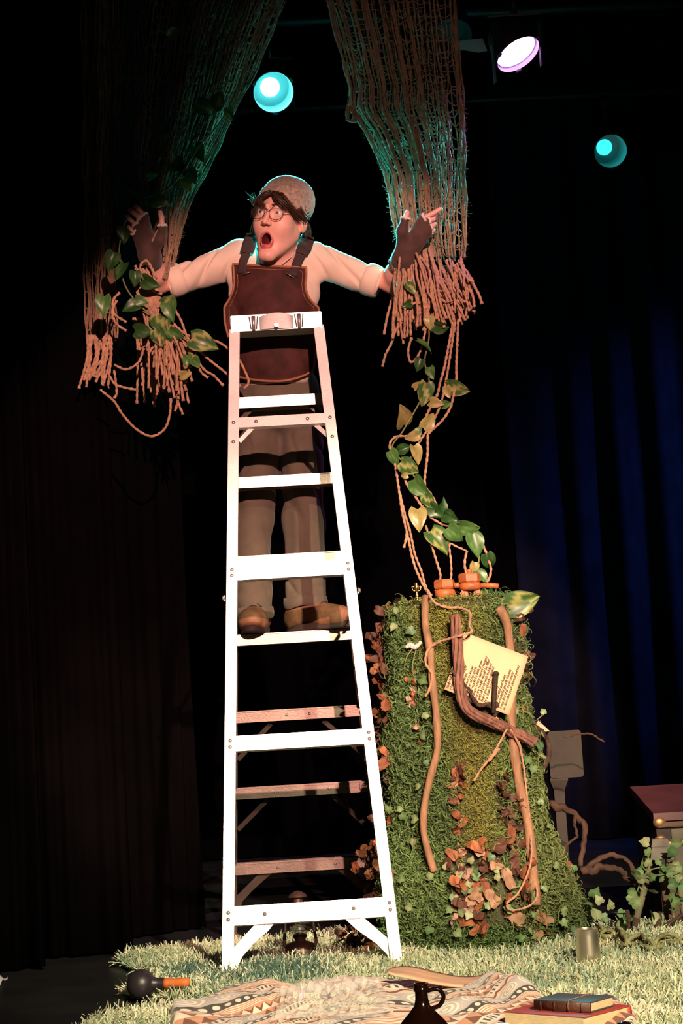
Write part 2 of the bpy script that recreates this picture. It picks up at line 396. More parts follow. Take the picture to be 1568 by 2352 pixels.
M['lantern_metal'] = mat('dark_lantern_metal', (.11, .062, .048), .45, .7, var=.3, vscale=20)
M['glass'] = mat('lantern_glass', (.9, .95, 1), .04, trans=1.0, alpha=.35)
M['ball'] = mat('black_rubber_ball', (.022, .017, .022), .42, var=.25, vscale=20)
M['orange'] = mat('orange_handle', (.62, .15, .03), .5, var=.15, vscale=12)
M['white'] = mat('white_cloth', (.55, .57, .6), .9)
M['trunk'] = mat('dark_trunk_canvas', (.035, .025, .021), .8, var=.35, vscale=9, bump=.3, bscale=70)
M['trunk_lid'] = mat('oxblood_lid', (.085, .026, .028), .5, var=.2, vscale=7)
M['trunk_panel'] = mat('grey_trunk_panel', (.11, .092, .070), .75, var=.3, vscale=10)
M['brass'] = mat('worn_brass', (.42, .24, .10), .45, .75, var=.3, vscale=30)
M['strapwood'] = mat('trunk_slat', (.085, .038, .020), .6, var=.3, vscale=12)
M['greypaint'] = mat('grey_painted_wood', (.032, .025, .018), .8, var=.25, vscale=8, bump=.1)
M['greycap'] = mat('weathered_grey_wood', (.16, .14, .12), .8, var=.3, vscale=12, bump=.3)
M['postgreen'] = mat('mossy_pole', (.17, .15, .09), .85, var=.35, vscale=16, bump=.4)
M['chain'] = mat('mossy_chain', (.27, .27, .12), .85, var=.4, vscale=30, bump=.5, bscale=90)
M['fixture'] = mat('black_fixture', (.012, .012, .013), .5, .3)
M['cy_in'] = mat('barrel_inside', (.55, .6, .6), .35, .2)
M['lens_c'] = mat('lit_lens_cyan', (.05, .8, .9), .3, emis=(.12, .9, 1.0), estr=16)
M['lens_c2'] = mat('lit_lens_cyan_dim', (.05, .8, .9), .3, emis=(.04, .80, .78), estr=1.5)
M['lens_m'] = mat('lit_lens_magenta', (.8, .4, .9), .3, emis=(.80, .34, 1.0), estr=5.5)
M['greyfin'] = mat('grey_barn_door', (.10, .10, .11), .6)
M['bagfilm'] = mat('bag_film', (1.0, .96, .90), .17, alpha=.30, spec=1.0, coat=1.0)
M['print'] = mat('green_print', (.62, .68, .48), .7)
# ------------------------------------------------------------------ setting: floor, drapes
b = MB(); b.grid(np.array([[(x, y, 0.0) for x in np.linspace(-7, 9, 9)] for y in np.linspace(-9, 9, 9)]))
props(b.obj('floor', M['floor']), 'matte black painted stage floor', None, None, 'structure')
b = MB(); b.box((1, 6.6, 3.2), (8, .05, 3.2))
props(b.obj('wall_back', M['drape']), 'black back wall of the stage', None, None, 'structure')
def drape(name, A, B, z1, m, label, waves, amp, seed):
    A = np.asarray(A, float); B = np.asarray(B, float); n = max(40, waves * 10); t = np.linspace(0, 1, n)
    d = (B - A); L = np.linalg.norm(d[:2]); nrm = np.array([-d[1], d[0], 0]) / L; rg = np.random.default_rng(seed)
    ph = np.cumsum(rg.uniform(.6, 1.4, n)); ph = ph / ph[-1] * waves * 2 * math.pi
    am = amp * (0.6 + .4 * np.sin(3.1 * t * waves * .3 + seed))
    rows = []
    for z in np.linspace(0.012, z1, 9):
        k = .75 + .25 * (1 - z / z1)
        rows.append(A + t[:, None] * d + nrm * (am * np.sin(ph) * k + .012 * np.sin(z * 2 + ph * .37))[:, None] + np.array([0, 0, z]))
    b = MB(); b.grid(np.array(rows)); o = b.obj(name, m, None)
    sm = o.modifiers.new('thickness', 'SOLIDIFY'); sm.thickness = .006
    return props(o, label, 'curtain', 'black stage drapes')
def g0(px, py): p = G(px, py); p[2] = 0; return p
drape('stage_curtain', g0(-260, 2262), g0(104, 2226), 5.2, M['drape'], 'black drape panel at the far left edge, nearest the audience', 7, .035, 1)
drape('stage_curtain', g0(96, 2206), g0(306, 2190), 5.2, M['drape'], 'black drape panel second from the left edge', 5, .03, 2)
drape('stage_curtain', g0(296, 2160), g0(466, 2134), 5.2, M['drape'], 'black drape panel ending just left of the ladder', 5, .03, 3)
drape('stage_curtain', (-2.2, 5.5, 0), (1.55, 5.4, 0), 6.0, M['drape'], 'black back drape seen behind the ladder', 18, .06, 4)
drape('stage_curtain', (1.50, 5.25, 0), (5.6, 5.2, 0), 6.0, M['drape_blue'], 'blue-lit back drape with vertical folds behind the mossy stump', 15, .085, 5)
# ------------------------------------------------------------------ step ladder
W_T, W_B, W_S, A_B, B_S, H_R = .159, .283, .307, .659, .670, 2.329
def rail(z, s, side):
    t = z / H_R
    if side < 0: return np.array([s * (W_B + (W_T - W_B) * t), -A_B + (A_B - .07) * t, z])
    return np.array([s * (W_S + (W_T - W_S) * t), B_S + (.07 - B_S) * t, z])
def plane_hit(px, py, side):
    p0 = rail(0, 0, side); e1 = np.array([1.0, 0, 0]); e2 = rail(H_R, 0, side) - p0; n = np.cross(e1, e2); d = ray(px, py)
    return CAM + d * (((p0 - CAM) @ n) / (d @ n))
lad = thing('step_ladder', (0, 0, 0), 'tall aluminium step ladder standing in front of the person', 'ladder')
for side in (-1, 1):
    for s in (-1, 1):
        a, c = rail(0, s, side), rail(H_R, s, side); R = frame(c - a, (1, 0, 0)); L = np.linalg.norm(c - a)
        b = MB()
        if side < 0:     # channel: face to the audience, two returns
            b.box((a + c) / 2 + R @ np.array([0, -.010, 0]), (.0195, .0022, L / 2), R, bev=.001)
            for q in (-1, 1): b.box((a + c) / 2 + R @ np.array([q * .0175, .003, 0]), (.002, .013, L / 2), R)
        else:
            b.box((a + c) / 2 + R @ np.array([s * .009, 0, 0]), (.0022, .036, L / 2), R, bev=.001)
            for q in (-1, 1): b.box((a + c) / 2 + R @ np.array([0, q * .0345, 0]), (.011, .002, L / 2), R)
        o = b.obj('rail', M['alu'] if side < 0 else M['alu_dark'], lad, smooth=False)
        b = MB(); q = a + (c - a) * .008
        b.box((q[0], q[1], .010), (.022, .018 if side < 0 else .04, .010), bev=.004); b.obj('foot', M['alu_dark'], lad, smooth=False)
def rivet(p, d, r=.0075):
    b = MB(); b.ball(p, (r, r, r * .55), 8, 5, frame(d)); b.obj('rivet', M['rivet'], lad)
nB = np.array([0, -1.0, .25]); nB /= np.linalg.norm(nB)
for z, hh, rv in ((1.957, .0205, 1), (1.388, .029, 2), (.78, .027, 2), (.207, .032, 2)):
    l, r = rail(z, -1, -1), rail(z, 1, -1); c = (l + r) / 2; hw = (r - l)[0] / 2 - .014
    t = frame(rail(2, 0, -1) - rail(1, 0, -1), (1, 0, 0)); b = MB()
    b.box(c + t @ np.array([0, -.008, 0]), (hw, .002, hh), t, bev=.001)
    for q in (-1, 1): b.box(c + t @ np.array([0, .004, q * (hh - .002)]), (hw, .012, .002), t)
    b.obj('cross_brace', M['alu'], lad, smooth=False)
    for s in (-1, 1):
        for k in ((0,) if rv == 1 else (-.011, .011)): rivet(rail(z + k, s, -1) + t @ np.array([0, -.0125, 0]), nB)
    if rv == 1 or z < .5:
        for s in (-1, 1): rivet(c + t @ np.array([s * hw * .58, -.0115, 0]), nB)
    if rv == 1:
        for s in (-1, 1): rivet(rail(z - .075, s, -1) + t @ np.array([0, -.0125, 0]), nB)
def strap(a, c, w=.009, th=.002, m='alu', name='diagonal_strap'):
    R = frame(c - a, (0, 1, 0)); b = MB(); b.box((a + c) / 2, (th, w, np.linalg.norm(c - a) / 2), R)
    R2 = frame(c - a, np.cross(c - a, (0, 1, 0))); b.box((a + c) / 2 + R[:, 1] * 0, (w, th, np.linalg.norm(c - a) / 2), R2); b.obj(name, M[m], lad, smooth=False)
for x0, y0, x1, y1 in ((582, 978, 549, 1013), (722, 972, 757, 1003)):
    strap(plane_hit(x0, y0, -1) + np.array([0, .014, 0]), plane_hit(x1, y1, -1) + np.array([0, .014, 0]), .008)
for k in range(1, 8):
    z = .3 * k; l, r = rail(z, -1, 1), rail(z, 1, 1); c = (l + r) / 2; hw = (r - l)[0] / 2 - .002; b = MB()
    b.box(c + np.array([0, .004, -.0015]), (hw, .042, .0015)); b.box(c + np.array([0, -.037, -.021]), (hw, .0016, .021), bev=.001); b.box(c + np.array([0, .045, -.021]), (hw, .0016, .021))
    for q in np.linspace(-.03, .035, 7): b.box(c + np.array([0, q, .0012]), (hw, .002, .0012))
    b.box(c + np.array([0, -.039, -.0405]), (hw, .003, .0015)); b.box(c + np.array([0, -.039, -.0015]), (hw, .003, .0015))
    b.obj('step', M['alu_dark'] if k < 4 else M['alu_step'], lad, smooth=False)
    if k < 4:
        for s in (-1, 1): rivet(c + np.array([s * hw * (.18 if k > 2 else .40), -.040, -.021]), (0, -1, 0), .006)
for (x0, y0, x1, y1) in ((622, 1662, 546, 1745), (742, 1655, 832, 1730), (615, 1836, 546, 1906), (762, 1826, 846, 1900), (576, 940, 552, 966), (712, 932, 742, 956)):
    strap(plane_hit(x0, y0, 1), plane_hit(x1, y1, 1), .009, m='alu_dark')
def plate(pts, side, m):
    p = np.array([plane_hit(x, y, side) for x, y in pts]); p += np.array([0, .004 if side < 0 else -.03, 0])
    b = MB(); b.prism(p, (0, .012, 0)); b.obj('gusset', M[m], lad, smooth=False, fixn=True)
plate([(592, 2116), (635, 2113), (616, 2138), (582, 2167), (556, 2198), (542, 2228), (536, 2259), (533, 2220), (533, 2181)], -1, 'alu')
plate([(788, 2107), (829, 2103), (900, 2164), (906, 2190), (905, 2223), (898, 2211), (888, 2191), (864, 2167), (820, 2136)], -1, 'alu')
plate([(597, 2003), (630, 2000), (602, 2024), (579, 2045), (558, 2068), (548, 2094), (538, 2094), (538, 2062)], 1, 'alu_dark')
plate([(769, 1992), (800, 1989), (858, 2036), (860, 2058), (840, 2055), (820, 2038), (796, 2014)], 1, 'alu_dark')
for s in (-1, 1):        # spreader bars
    a = rail(1.30, s, -1) + np.array([s * .026, 0, 0]); c = rail(1.30, s, 1) + np.array([s * .026, 0, 0]); m_ = (a + c) / 2 + np.array([0, 0, -.012])
    for p, q in ((a, m_), (m_, c)):
        R = frame(q - p, (1, 0, 0)); b = MB(); b.box((p + q) / 2, (.0018, .010, np.linalg.norm(q - p) / 2), R); b.obj('spreader_bar', M['alu_dark'], lad, smooth=False)
    rivet(a + np.array([s * .004, 0, 0]), (s, 0, 0), .010)
b = MB(); hw = .171
b.box((0, 0, 2.378), (hw, .092, .004), bev=.002); b.box((0, -.09, 2.350), (hw, .003, .030), bev=.002); b.box((0, .09, 2.356), (hw, .003, .022))
for s in (-1, 1): b.box((s * (hw - .002), 0, 2.348), (.003, .09, .032))
cap = b.obj('top_cap', M['alu'], lad, smooth=False)
b = MB()                                  # bowed centre plate
pr = [(math.sin(t) * .064, .03 * (math.cos(t)) ** .7) for t in np.linspace(-1.45, 1.45, 17)]
V = np.array([[(x, -.093 - d * (.35 + .65 * k), 2.322 + .056 * k - (1 - k) * .0 - .010 * (abs(x) / .064) ** 2 * k) for x, d in pr] for k in np.linspace(0, 1, 5)]); b.grid(V)
b.prism(V[-1], (0, 0, -.001)); b.obj('tool_tray', M['alu'], cap)
for x in (-.086, .086):
    b = MB(); b.lathe([(0, 2.320), (.006, 2.321), (.008, 2.374), (.0, 2.376)], (x, -.098, 0), 12); b.obj('tool_post', M['rivet'], cap)
for x in (-.073, -.099, .073, .099):
    b = MB(); b.box((x, -.0935, 2.350), (.0022, .001, .025), rotm('Y', .12 * (1 if x in (-.073, .099) else -1))); b.obj('tool_slot', M['rubber'], cap, smooth=False)
b = MB(); b.box((0, -.125, 2.330), (.008, .004, .007), bev=.002); b.obj('latch', M['rivet'], cap, smooth=False)
# ------------------------------------------------------------------ stage lamps
def lamp(px, py, Y, R, aim, lensmat, lens_r, depth, label, light=None, pipe=True, name='stage_light'):
    c = P(px, py, Y); toc = (CAM - c) / np.linalg.norm(CAM - c); ax = aim[0] * toc + aim[1] * _IR + aim[2] * _IU; ax /= np.linalg.norm(ax)
    root = thing(name, c - ax * depth * .6, label, 'stage light', 'theatre lamps overhead'); Rm = frame(ax, _IR)
    b = MB(); D = depth
    b.lathe([(R * 1.0, .0), (R * 1.04, .0), (R * 1.04, -D), (R * .8, -D - .10), (R * .35, -D - .16), (0, -D - .16)], c, 32, Rm); b.obj('housing', M['fixture'], root, sharp=40)
    b = MB(); b.lathe([(R * 1.0, .0), (R * .985, -.01), (R * .97, -D), (lens_r * 1.02, -D), (lens_r * 1.0, -D + .004)], c, 32, Rm); b.obj('barrel_liner', M['cy_in'], root, sharp=40)
    b = MB(); b.lathe([(lens_r, -D + .006), (lens_r * .7, -D + .016), (lens_r * .35, -D + .021), (0, -D + .022)], c, 24, Rm); b.obj('lens', M[lensmat], root)
    b = MB()
    for s in (-1, 1): b.box(c + Rm @ np.array([s * R * 1.12, 0, -D * .5]), (.004, .012, R * 1.0), np.stack([Rm[:, 0], np.cross((0, 0, 1), Rm[:, 0]), (0, 0, 1)], 1))
    top = c - ax * D * .5 + np.array([0, 0, R * 1.6])
    b.box(top, (R * 1.16, .012, .004), np.stack([_Rt, _H, (0, 0, 1)], 1)); b.obj('yoke', M['fixture'], root, smooth=False)
    b = MB(); b.tube([top, top + np.array([0, 0, .10])], .012, 10); b.box(top + np.array([0, 0, .13]), (.03, .03, .035), bev=.008); b.obj('clamp', M['fixture'], root)
    for k in range(3):
        an = .6 + k * 2.1; b = MB(); b.box(c + Rm @ np.array([math.cos(an) * R * 1.06, math.sin(an) * R * 1.06, .004]), (.012, .007, .004), Rm @ rotm('Z', an + 1.57), bev=.002); b.obj('gel_clip', M['greyfin'], root, smooth=False)
    if light:
        spot(name + '_beam', c + ax * .03, light[0], light[1], light[2], light[3], .8, .05)
    if pipe:
        z = top[2] + .13; b = MB(); b.tube([(-2.5, top[1], z + .061), (5.5, top[1], z + .061)], .024, 12)
        props(b.obj('lighting_pipe', M['fixture'], None), 'black horizontal lighting pipe carrying the ' + pipe, 'pipe', 'lighting pipes')
    return root
lamp(628, 212, 2.0, .099, (1, .10, -.14), 'lens_c', .050, .20, 'bright cyan stage light glowing just above the person', (P(700, 470, .3), LAMP_CYAN, 17000, 22.5), 'brightest cyan lamp')
lamp(1402, 347, 4.0, .100, (1, .21, -.12), 'lens_c2', .050, .20, 'small teal stage light high at right, its round lens dim', (P(975, 430, .3), LAMP_CYAN, 9500, 9.5), 'dim teal lamp')
l3 = P(1190, 125, .5)
lamp(1190, 125, .5, .098, (.46, .50, -.74), 'lens_m', .090, .028, 'magenta stage light tilted steeply downward near the top right', (P(1420, 1500, -.4), LAMP_MAG, 32, 112), 'magenta lamp')
# an unlit lantern of which only a barn door shows beside the netting
c = P(1036, 84, .75); root = thing('stage_light', c, 'unlit black stage light with a grey barn door beside the right netting', 'stage light', 'theatre lamps overhead')
b = MB(); Rm = frame((0, -.6, -.8)); b.lathe([(0, -.2), (.07, -.2), (.09, -.1), (.09, 0), (.08, 0), (.06, -.05), (0, -.05)], c, 24, Rm); b.obj('housing', M['fixture'], root, sharp=40)
b = MB(); pts = np.array([P(x, y, .66) for x, y in ((1046, 95), (1108, 88), (1119, 117), (1098, 121), (1046, 112))]); b.prism(pts, (0, .004, .002)); b.obj('barn_door', M['greyfin'], root, smooth=False, fixn=True)
b = MB(); b.tube([c + np.array([0, .05, .05]), c + np.array([0, .05, .4])], .012, 10); b.obj('clamp', M['fixture'], root)
# ------------------------------------------------------------------ leaves, shared meshes
def leaf_mesh(name, L, Wd, cols, kind='pothos', curl=.25, fold=.25, seed=0):
    """leaf lying along +y from its stalk, face to +z"""
    rg = np.random.default_rng(seed); n, m = 11, 9; V = np.zeros((n, m, 3)); C = np.zeros((n, m, 3))
    a, b2 = np.array(cols[0]), np.array(cols[1])
    ph = rg.uniform(0, 6)
    for i in range(n):
        t = i / (n - 1)
        if kind == 'pothos': w = Wd * .5 * (math.sin(math.pi * min(1, (t * .93 + .07)) ** .62) ** .85) * (1 - .0 * t) if t < 1 else 0
        else: w = Wd * .5 * math.sin(math.pi * (t * .96 + .02) ** .8)
        for j in range(m):
            s = j / (m - 1) * 2 - 1
            x = s * w; y = t * L - (.12 * L * abs(s) * (1 - t) ** 3 if kind == 'pothos' else 0)
            z = fold * abs(x) - curl * L * (t - .35) ** 2 + .012 * L * 4 * math.sin(5 * t + 3 * s + ph) * abs(s)
            V[i, j] = (x, y, z)
            k = 1.0 if (math.sin(7 * t + 4 * s + ph) + .6 * math.sin(13 * s - 5 * t + 2 * ph)) > .75 - cols[2] else 0.0
            if abs(s) < .12: k = max(k, .4)
            C[i, j] = a * (1 - k) + b2 * k
    b = MB(); b.grid(V, C); me = b.mesh(name, True); return me
def ivy_mesh(name, L, col, seed=0):
    rg = np.random.default_rng(seed)
    pol = [(0, .02), (.24, -.10), (.44, .06), (.42, .28), (.46, .46), (.26, .60), (.0, 1.0), (-.26, .60), (-.46, .46), (-.42, .28), (-.44, .06), (-.24, -.10)]
    V = [(0, .36 * L, .05 * L)]; C = [np.array(col) * 1.25 + .03]
    for x, y in pol:
        V.append((x * L * rg.uniform(.9, 1.1), y * L * rg.uniform(.92, 1.08), .18 * abs(x) * L - .12 * L * (y - .3) ** 2)); C.append(np.array(col) * rg.uniform(.8, 1.1))
    Fc = [(0, 1 + i, 1 + (i + 1) % 12) for i in range(12)]
    b = MB(); b.add(V, Fc, np.array(C)); return b.mesh(name, False)
def scrap_mesh(name, L, col, seed=0):
    rg = np.random.default_rng(seed); n = 5; V = np.zeros((n, 3, 3)); C = np.zeros((n, 3, 3)); a = 0; p = np.zeros(2); step = L / (n - 1)
    for i in range(n):
        w = L * .28 * (.45 + .55 * math.sin(math.pi * (i + .6) / n)) * rg.uniform(.7, 1.3)
        for j in range(3): V[i, j] = ((j - 1) * w + rg.uniform(-.1, .1) * w, p[0], p[1] + (.12 * L if j == 1 else 0) * rg.uniform(-1, 1)); C[i, j] = np.array(col) * rg.uniform(.75, 1.2)
        a += rg.uniform(-.9, .9); p = p + step * np.array([math.cos(a), math.sin(a)])
    b = MB(); b.grid(V, C); return b.mesh(name, False)
def place(me, name, m, parent, p, R, s=1.0):
    o = link(name, me, m, parent, p); o.rotation_euler = Matrix(np.asarray(R).tolist()).to_euler(); o.scale = (s, s, s); return o
POTHOS = {'dark': [leaf_mesh('leaf_dark', .075, .062, ((.022, .070, .016), (.05, .12, .03), -.2), seed=i, curl=.2 + .2 * i, fold=.2 + .1 * i) for i in range(3)],
          'var': [leaf_mesh('leaf_variegated', .085, .066, ((.045, .115, .030), (.34, .36, .11), .35), seed=10 + i, curl=.25 + .2 * i) for i in range(3)],
          'mid': [leaf_mesh('leaf_green', .075, .058, ((.055, .150, .035), (.13, .24, .06), .0), seed=20 + i, curl=.2 + .2 * i) for i in range(3)],
          'pale': [leaf_mesh('leaf_pale', .082, .062, ((.36, .30, .11), (.28, .25, .08), -.1), seed=30 + i, curl=.2 + .3 * i) for i in range(3)]}
IVY = [ivy_mesh('ivy_leaf', .042, c, i) for i, c in enumerate([(.10, .20, .065), (.15, .24, .09), (.20, .28, .12), (.065, .145, .05), (.25, .29, .14)])]
SC_COL = [(.20, .060, .022), (.095, .035, .018), (.30, .105, .04), (.40, .24, .14), (.46, .30, .22), (.055, .024, .015)]
SCRAP = [[scrap_mesh('dry_leaf', .058, c, i * 10 + k) for k in range(4)] for i, c in enumerate(SC_COL)]
# ------------------------------------------------------------------ mossy stump
def zx(px, py): p = P(px, py, -.1); return p[0], p[2]
PROF = [(1398, 908, 1178), (1412, 900, 1183), (1500, 892, 1190), (1600, 892, 1192), (1700, 895, 1206), (1800, 898, 1218), (1900, 898, 1235), (2000, 898, 1275), (2100, 895, 1312), (2190, 896, 1335)]
pz, pl, pr_ = [], [], []
for y, l, r in PROF:
    xl, z1 = zx(l, y); xr, z2 = zx(r, y); pz.append((z1 + z2) / 2); pl.append(xl); pr_.append(xr)
pz, pl, pr_ = np.array(pz)[::-1], np.array(pl)[::-1], np.array(pr_)[::-1]
ZT = pz[-1]; ST_Y = -.08
def st_r(z): return np.interp(z, pz, (pr_ - pl) / 2), np.interp(z, [0, .4, ZT], [.44, .36, .26])
def stump_pt(th, z, lump=True):
    rx, ry = st_r(z); cx = np.interp(z, pz, (pr_ + pl) / 2)
    k = 1 + (0.055 * np.cos(5 * th + 1.1 + .5 * z) + .03 * np.cos(9 * th - 2.3 * z) + .02 * np.sin(7 * z * 2 + 3 * th)) * (1 if lump else 0) * (1.15 - .35 * z)
    c, s = np.cos(th), np.sin(th); q = (np.abs(c) ** 2.6 + np.abs(s) ** 2.6) ** (-1 / 2.6)
    return np.stack([cx + rx * k * q * c, ST_Y + ry * k * q * s, z + 0 * th], -1)
nz, nt = 70, 150; TH = np.linspace(0, 2 * math.pi, nt, endpoint=False)
rows = [stump_pt(TH, np.full(nt, z)) for z in np.linspace(0, ZT, nz)]
ctop = np.array([np.interp(ZT, pz, (pr_ + pl) / 2), ST_Y, ZT])
for k, dz in ((.85, .022), (.5, .03), (.02, .032)): rows.append(ctop + (rows[nz - 1] - ctop) * k + np.array([0, 0, dz]))
b = MB(); b.grid(np.array(rows), closed=True)
stump = thing('mossy_stump', (ctop[0], ST_Y, 0), 'tall moss-covered tree stump pedestal right of the ladder', 'stump')
core = b.obj('trunk', M['core'], stump)
SV = np.concatenate(b.v); BV = BVHTree.FromPolygons([Vector(v) for v in SV], b.f)
def S(px, py, off=0.0, fallback=-.12):
    d = V3(ray(px, py)).normalized(); h = BV.ray_cast(V3(CAM), d)
    if h[0] is None: return P(px, py, fallback), np.array([0, -1.0, 0])
    nrm = np.array(h[1]); nrm = nrm if nrm @ np.array(d) < 0 else -nrm
    return np.array(h[0]) + nrm * off, nrm
def project(Q):
    d = np.asarray(Q) - CAM; f = d @ _F; return 784 + FPX * (d @ _IR) / f, 1176 - FPX * (d @ _IU) / f
def ribbons(Pt, Nn, length, width, curl, seg, seed, lean=0.6, down=0.0, cmin=0.0, clump=None):
    """many thin curling ribbons; returns verts, quads, strand index per vert"""
    rg = np.random.default_rng(seed); n = len(Pt)
    t1 = np.cross(Nn, rg.normal(size=(n, 3))); t1 /= np.linalg.norm(t1, axis=1)[:, None] + 1e-9
    d = Nn * (1 - lean) + t1 * lean + np.array([0, 0, -down]); d /= np.linalg.norm(d, axis=1)[:, None]
    ax = np.cross(d, rg.normal(size=(n, 3))); ax /= np.linalg.norm(ax, axis=1)[:, None] + 1e-9
    ln = length * rg.uniform(.6, 1.3, n) / seg; cu = curl * rg.choice([-1, 1], n) * rg.uniform(cmin, 1, n)
    pts = [Pt]; dirs = [d]; p = Pt
    for k in range(seg):
        c, s_ = np.cos(cu)[:, None], np.sin(cu)[:, None]
        d = d * c + np.cross(ax, d) * s_ + ax * ((ax * d).sum(1)[:, None]) * (1 - c)
        if clump is not None: d = d + clump * .35; d /= np.linalg.norm(d, axis=1)[:, None]
        p = p + d * ln[:, None]; pts.append(p); dirs.append(d)
    pts = np.stack(pts, 1); dirs = np.stack(dirs, 1)
    side = np.cross(dirs, np.broadcast_to(rg.normal(size=(n, 1, 3)), dirs.shape)); side /= np.linalg.norm(side, axis=2)[..., None] + 1e-9
    w = width * np.linspace(1, .45, seg + 1)[None, :, None] * rg.uniform(.7, 1.3, (n, 1, 1))
    Vv = np.stack([pts - side * w / 2, pts + side * w / 2], 2).reshape(n, (seg + 1) * 2, 3)
    base = np.arange(n)[:, None, None] * (seg + 1) * 2; k = np.arange(seg)[None, :, None] * 2
    Q = (base + k + np.array([0, 1, 3, 2])[None, None, :]).reshape(-1, 4)
    return Vv.reshape(-1, 3), Q, np.repeat(np.arange(n), (seg + 1) * 2)
# moss: fibres over the whole trunk, thinner where dry leaves show through
n = 60000; th = RNG.uniform(math.pi * .92, math.pi * 2.08, n); nb = n // 8; th[:nb] = RNG.uniform(0, 2 * math.pi, nb); z = RNG.uniform(0.005, ZT, n)
pt = stump_pt(th, z); e = 1e-3; tu = stump_pt(th + e, z) - pt; tv = stump_pt(th, z + e) - pt; nr = np.cross(tu, tv); nr /= np.linalg.norm(nr, axis=1)[:, None]
tt = RNG.uniform(size=(3500, 2)); rr = np.sqrt(tt[:, 0]) * .95; tp = ctop + (stump_pt(tt[:, 1] * 6.283, np.full(3500, ZT)) - ctop) * rr[:, None] + np.array([0, 0, .02]); pt = np.concatenate([pt, tp]); nr = np.concatenate([nr, np.tile([0, 0, 1.0], (3500, 1))])
u, v = project(pt); nn = noise3(pt, 14, 3)
keep = np.ones(len(pt), bool); rnd = RNG.uniform(size=len(pt)); jit = 10 * nn
mid = np.interp(v, [1380, 1700, 1950], [1045, 1050, 1062]); 
bare = ((u < 905 + jit) & (v < 1920)) | ((np.abs(u - (mid - 2)) < 9 + jit) & (v > 1740) & (v < 1960)) | ((np.abs(u - np.interp(v, [1780, 1960], [1142, 1172])) < 15 + jit) & (v > 1780) & (v < 1970)) \
    | ((u > 1028 + jit) & (u < 1195 + jit) & (v > 1955) & (v < 2130)) | ((u > 1172 + jit) & (v < 1600)) | ((np.abs(u - 955) < 9 + jit) & (v > 1560) & (v < 1700)) | ((u > 1195) & (u < 1225) & (v > 2040) & (v < 2130))
keep &= ~(bare & (rnd < .86)); pt, nr, u, v, nn = pt[keep], nr[keep], u[keep], v[keep], nn[keep]
cg, cy, cr = np.array([.112, .195, .058]), np.array([.235, .235, .042]), np.array([.140, .195, .060])
wy = np.clip(1 - np.abs(u - np.interp(v, [1390, 1600, 1950], [1020, 1075, 1100])) / np.interp(v, [1390, 1700, 1950], [110, 75, 52]), 0, 1) ** .6 * (v < 1985)
wr = np.clip((u - 1150) / 60, 0, 1)
colr = cg * (1 - wr[:, None]) + cr * wr[:, None]; colr = colr * (1 - wy[:, None]) + cy * wy[:, None]
colr = colr * (1 + .35 * nn[:, None]) * RNG.uniform(.6, 1.35, (len(pt), 1))
ln = np.where(wy > .35, .024, .046); pt = pt + nr * (.010 * np.clip(noise3(pt, 38, 12) + .4, 0, 2))[:, None] * np.where(wy > .35, .5, 1.0)[:, None]
Vs, Qs, idx = ribbons(pt + nr * .002, nr, 1.25, .0042, 1.05, 6, 5, .66, cmin=.45)
# per-strand length
Vs = Vs.reshape(len(pt), -1, 3); Vs = (pt + nr * .002)[:, None, :] + (Vs - (pt + nr * .002)[:, None, :]) * ln[:, None, None]
wd = Vs[:, 1::2] - Vs[:, 0::2]; L_ = np.linalg.norm(wd, axis=2)[..., None]; wd = wd / (L_ + 1e-12) * np.where(wy > .35, .0036, .0050)[:, None, None] * np.linspace(1, .6, 7)[None, :, None]; midp = (Vs[:, 1::2] + Vs[:, 0::2]) / 2
Vs = np.stack([midp - wd / 2, midp + wd / 2], 2).reshape(-1, 3)
me = big_mesh('moss', Vs, Qs, colr[idx]); o = link('moss', me, M['moss'], stump); o['kind'] = 'stuff'
rl = random.Random(11)
def on_stump(me, name, m, px, py, off=.02, tilt=.7, s=1.0):
    p, nr_ = S(px, py, off); q = nr_ + tilt * np.array([rl.uniform(-1, 1), rl.uniform(-.6, .4), rl.uniform(-.8, .8)])
    R = frame(q, (rl.uniform(-1, 1), rl.uniform(-.2, .2), rl.uniform(-1, 1))); return place(me, name, m, stump, p, R, s)
def scrap(px, py, cols, s=1.0, off=.018): on_stump(rl.choice(SCRAP[rl.choice(cols)]), 'dry_leaf', M['scrap'], px, py, off, 1.0, s * rl.uniform(.7, 1.25))
for k in range(98):            # rust-brown leaves down the left edge
    y = rl.uniform(1400, 2060); scrap(rl.gauss(888, 10), y, [0, 0, 1, 2, 2, 5, 1], .95, rl.uniform(.005, .05))
for k in range(26): scrap(rl.uniform(868, 905), rl.uniform(1385, 1560), [0, 1, 5, 1, 0], 1.0, rl.uniform(.0, .04))
for k in range(24): y = rl.uniform(1740, 1960); scrap(rl.gauss(1046 + (y - 1740) * .05, 5), y, [0, 2, 1, 3], .8)
for k in range(30): y = rl.uniform(1780, 1970); scrap(rl.gauss(1150 + (y - 1780) * .12, 9), y, [1, 0, 5, 1], .9)
for k in range(60): scrap(rl.uniform(1030, 1200), rl.uniform(1945, 2135), [0, 2, 3, 4, 3, 1, 2, 1], 1.15, rl.uniform(.015, .05))
for k in range(22): scrap(rl.uniform(1168, 1208), rl.uniform(1395, 1570), [4, 3, 1, 1, 0], 1.0, .02)
for k in range(14): scrap(rl.gauss(957, 8), rl.uniform(1550, 1720), [2, 4, 2], .7)
for k in range(16): scrap(rl.uniform(1190, 1240), rl.uniform(2030, 2150), [0, 1, 2, 3], 1.1)
for px, py in ((1270, 1950), (1280, 1985), (1290, 2010), (1205, 1620), (1190, 1640)): scrap(px, py, [2, 0, 4], .9)
def ivy(px, py, s=1.0, off=.045): on_stump(rl.choice(IVY), 'ivy_leaf', M['ivy'], px, py, off, .7, s * rl.uniform(.6, .95))
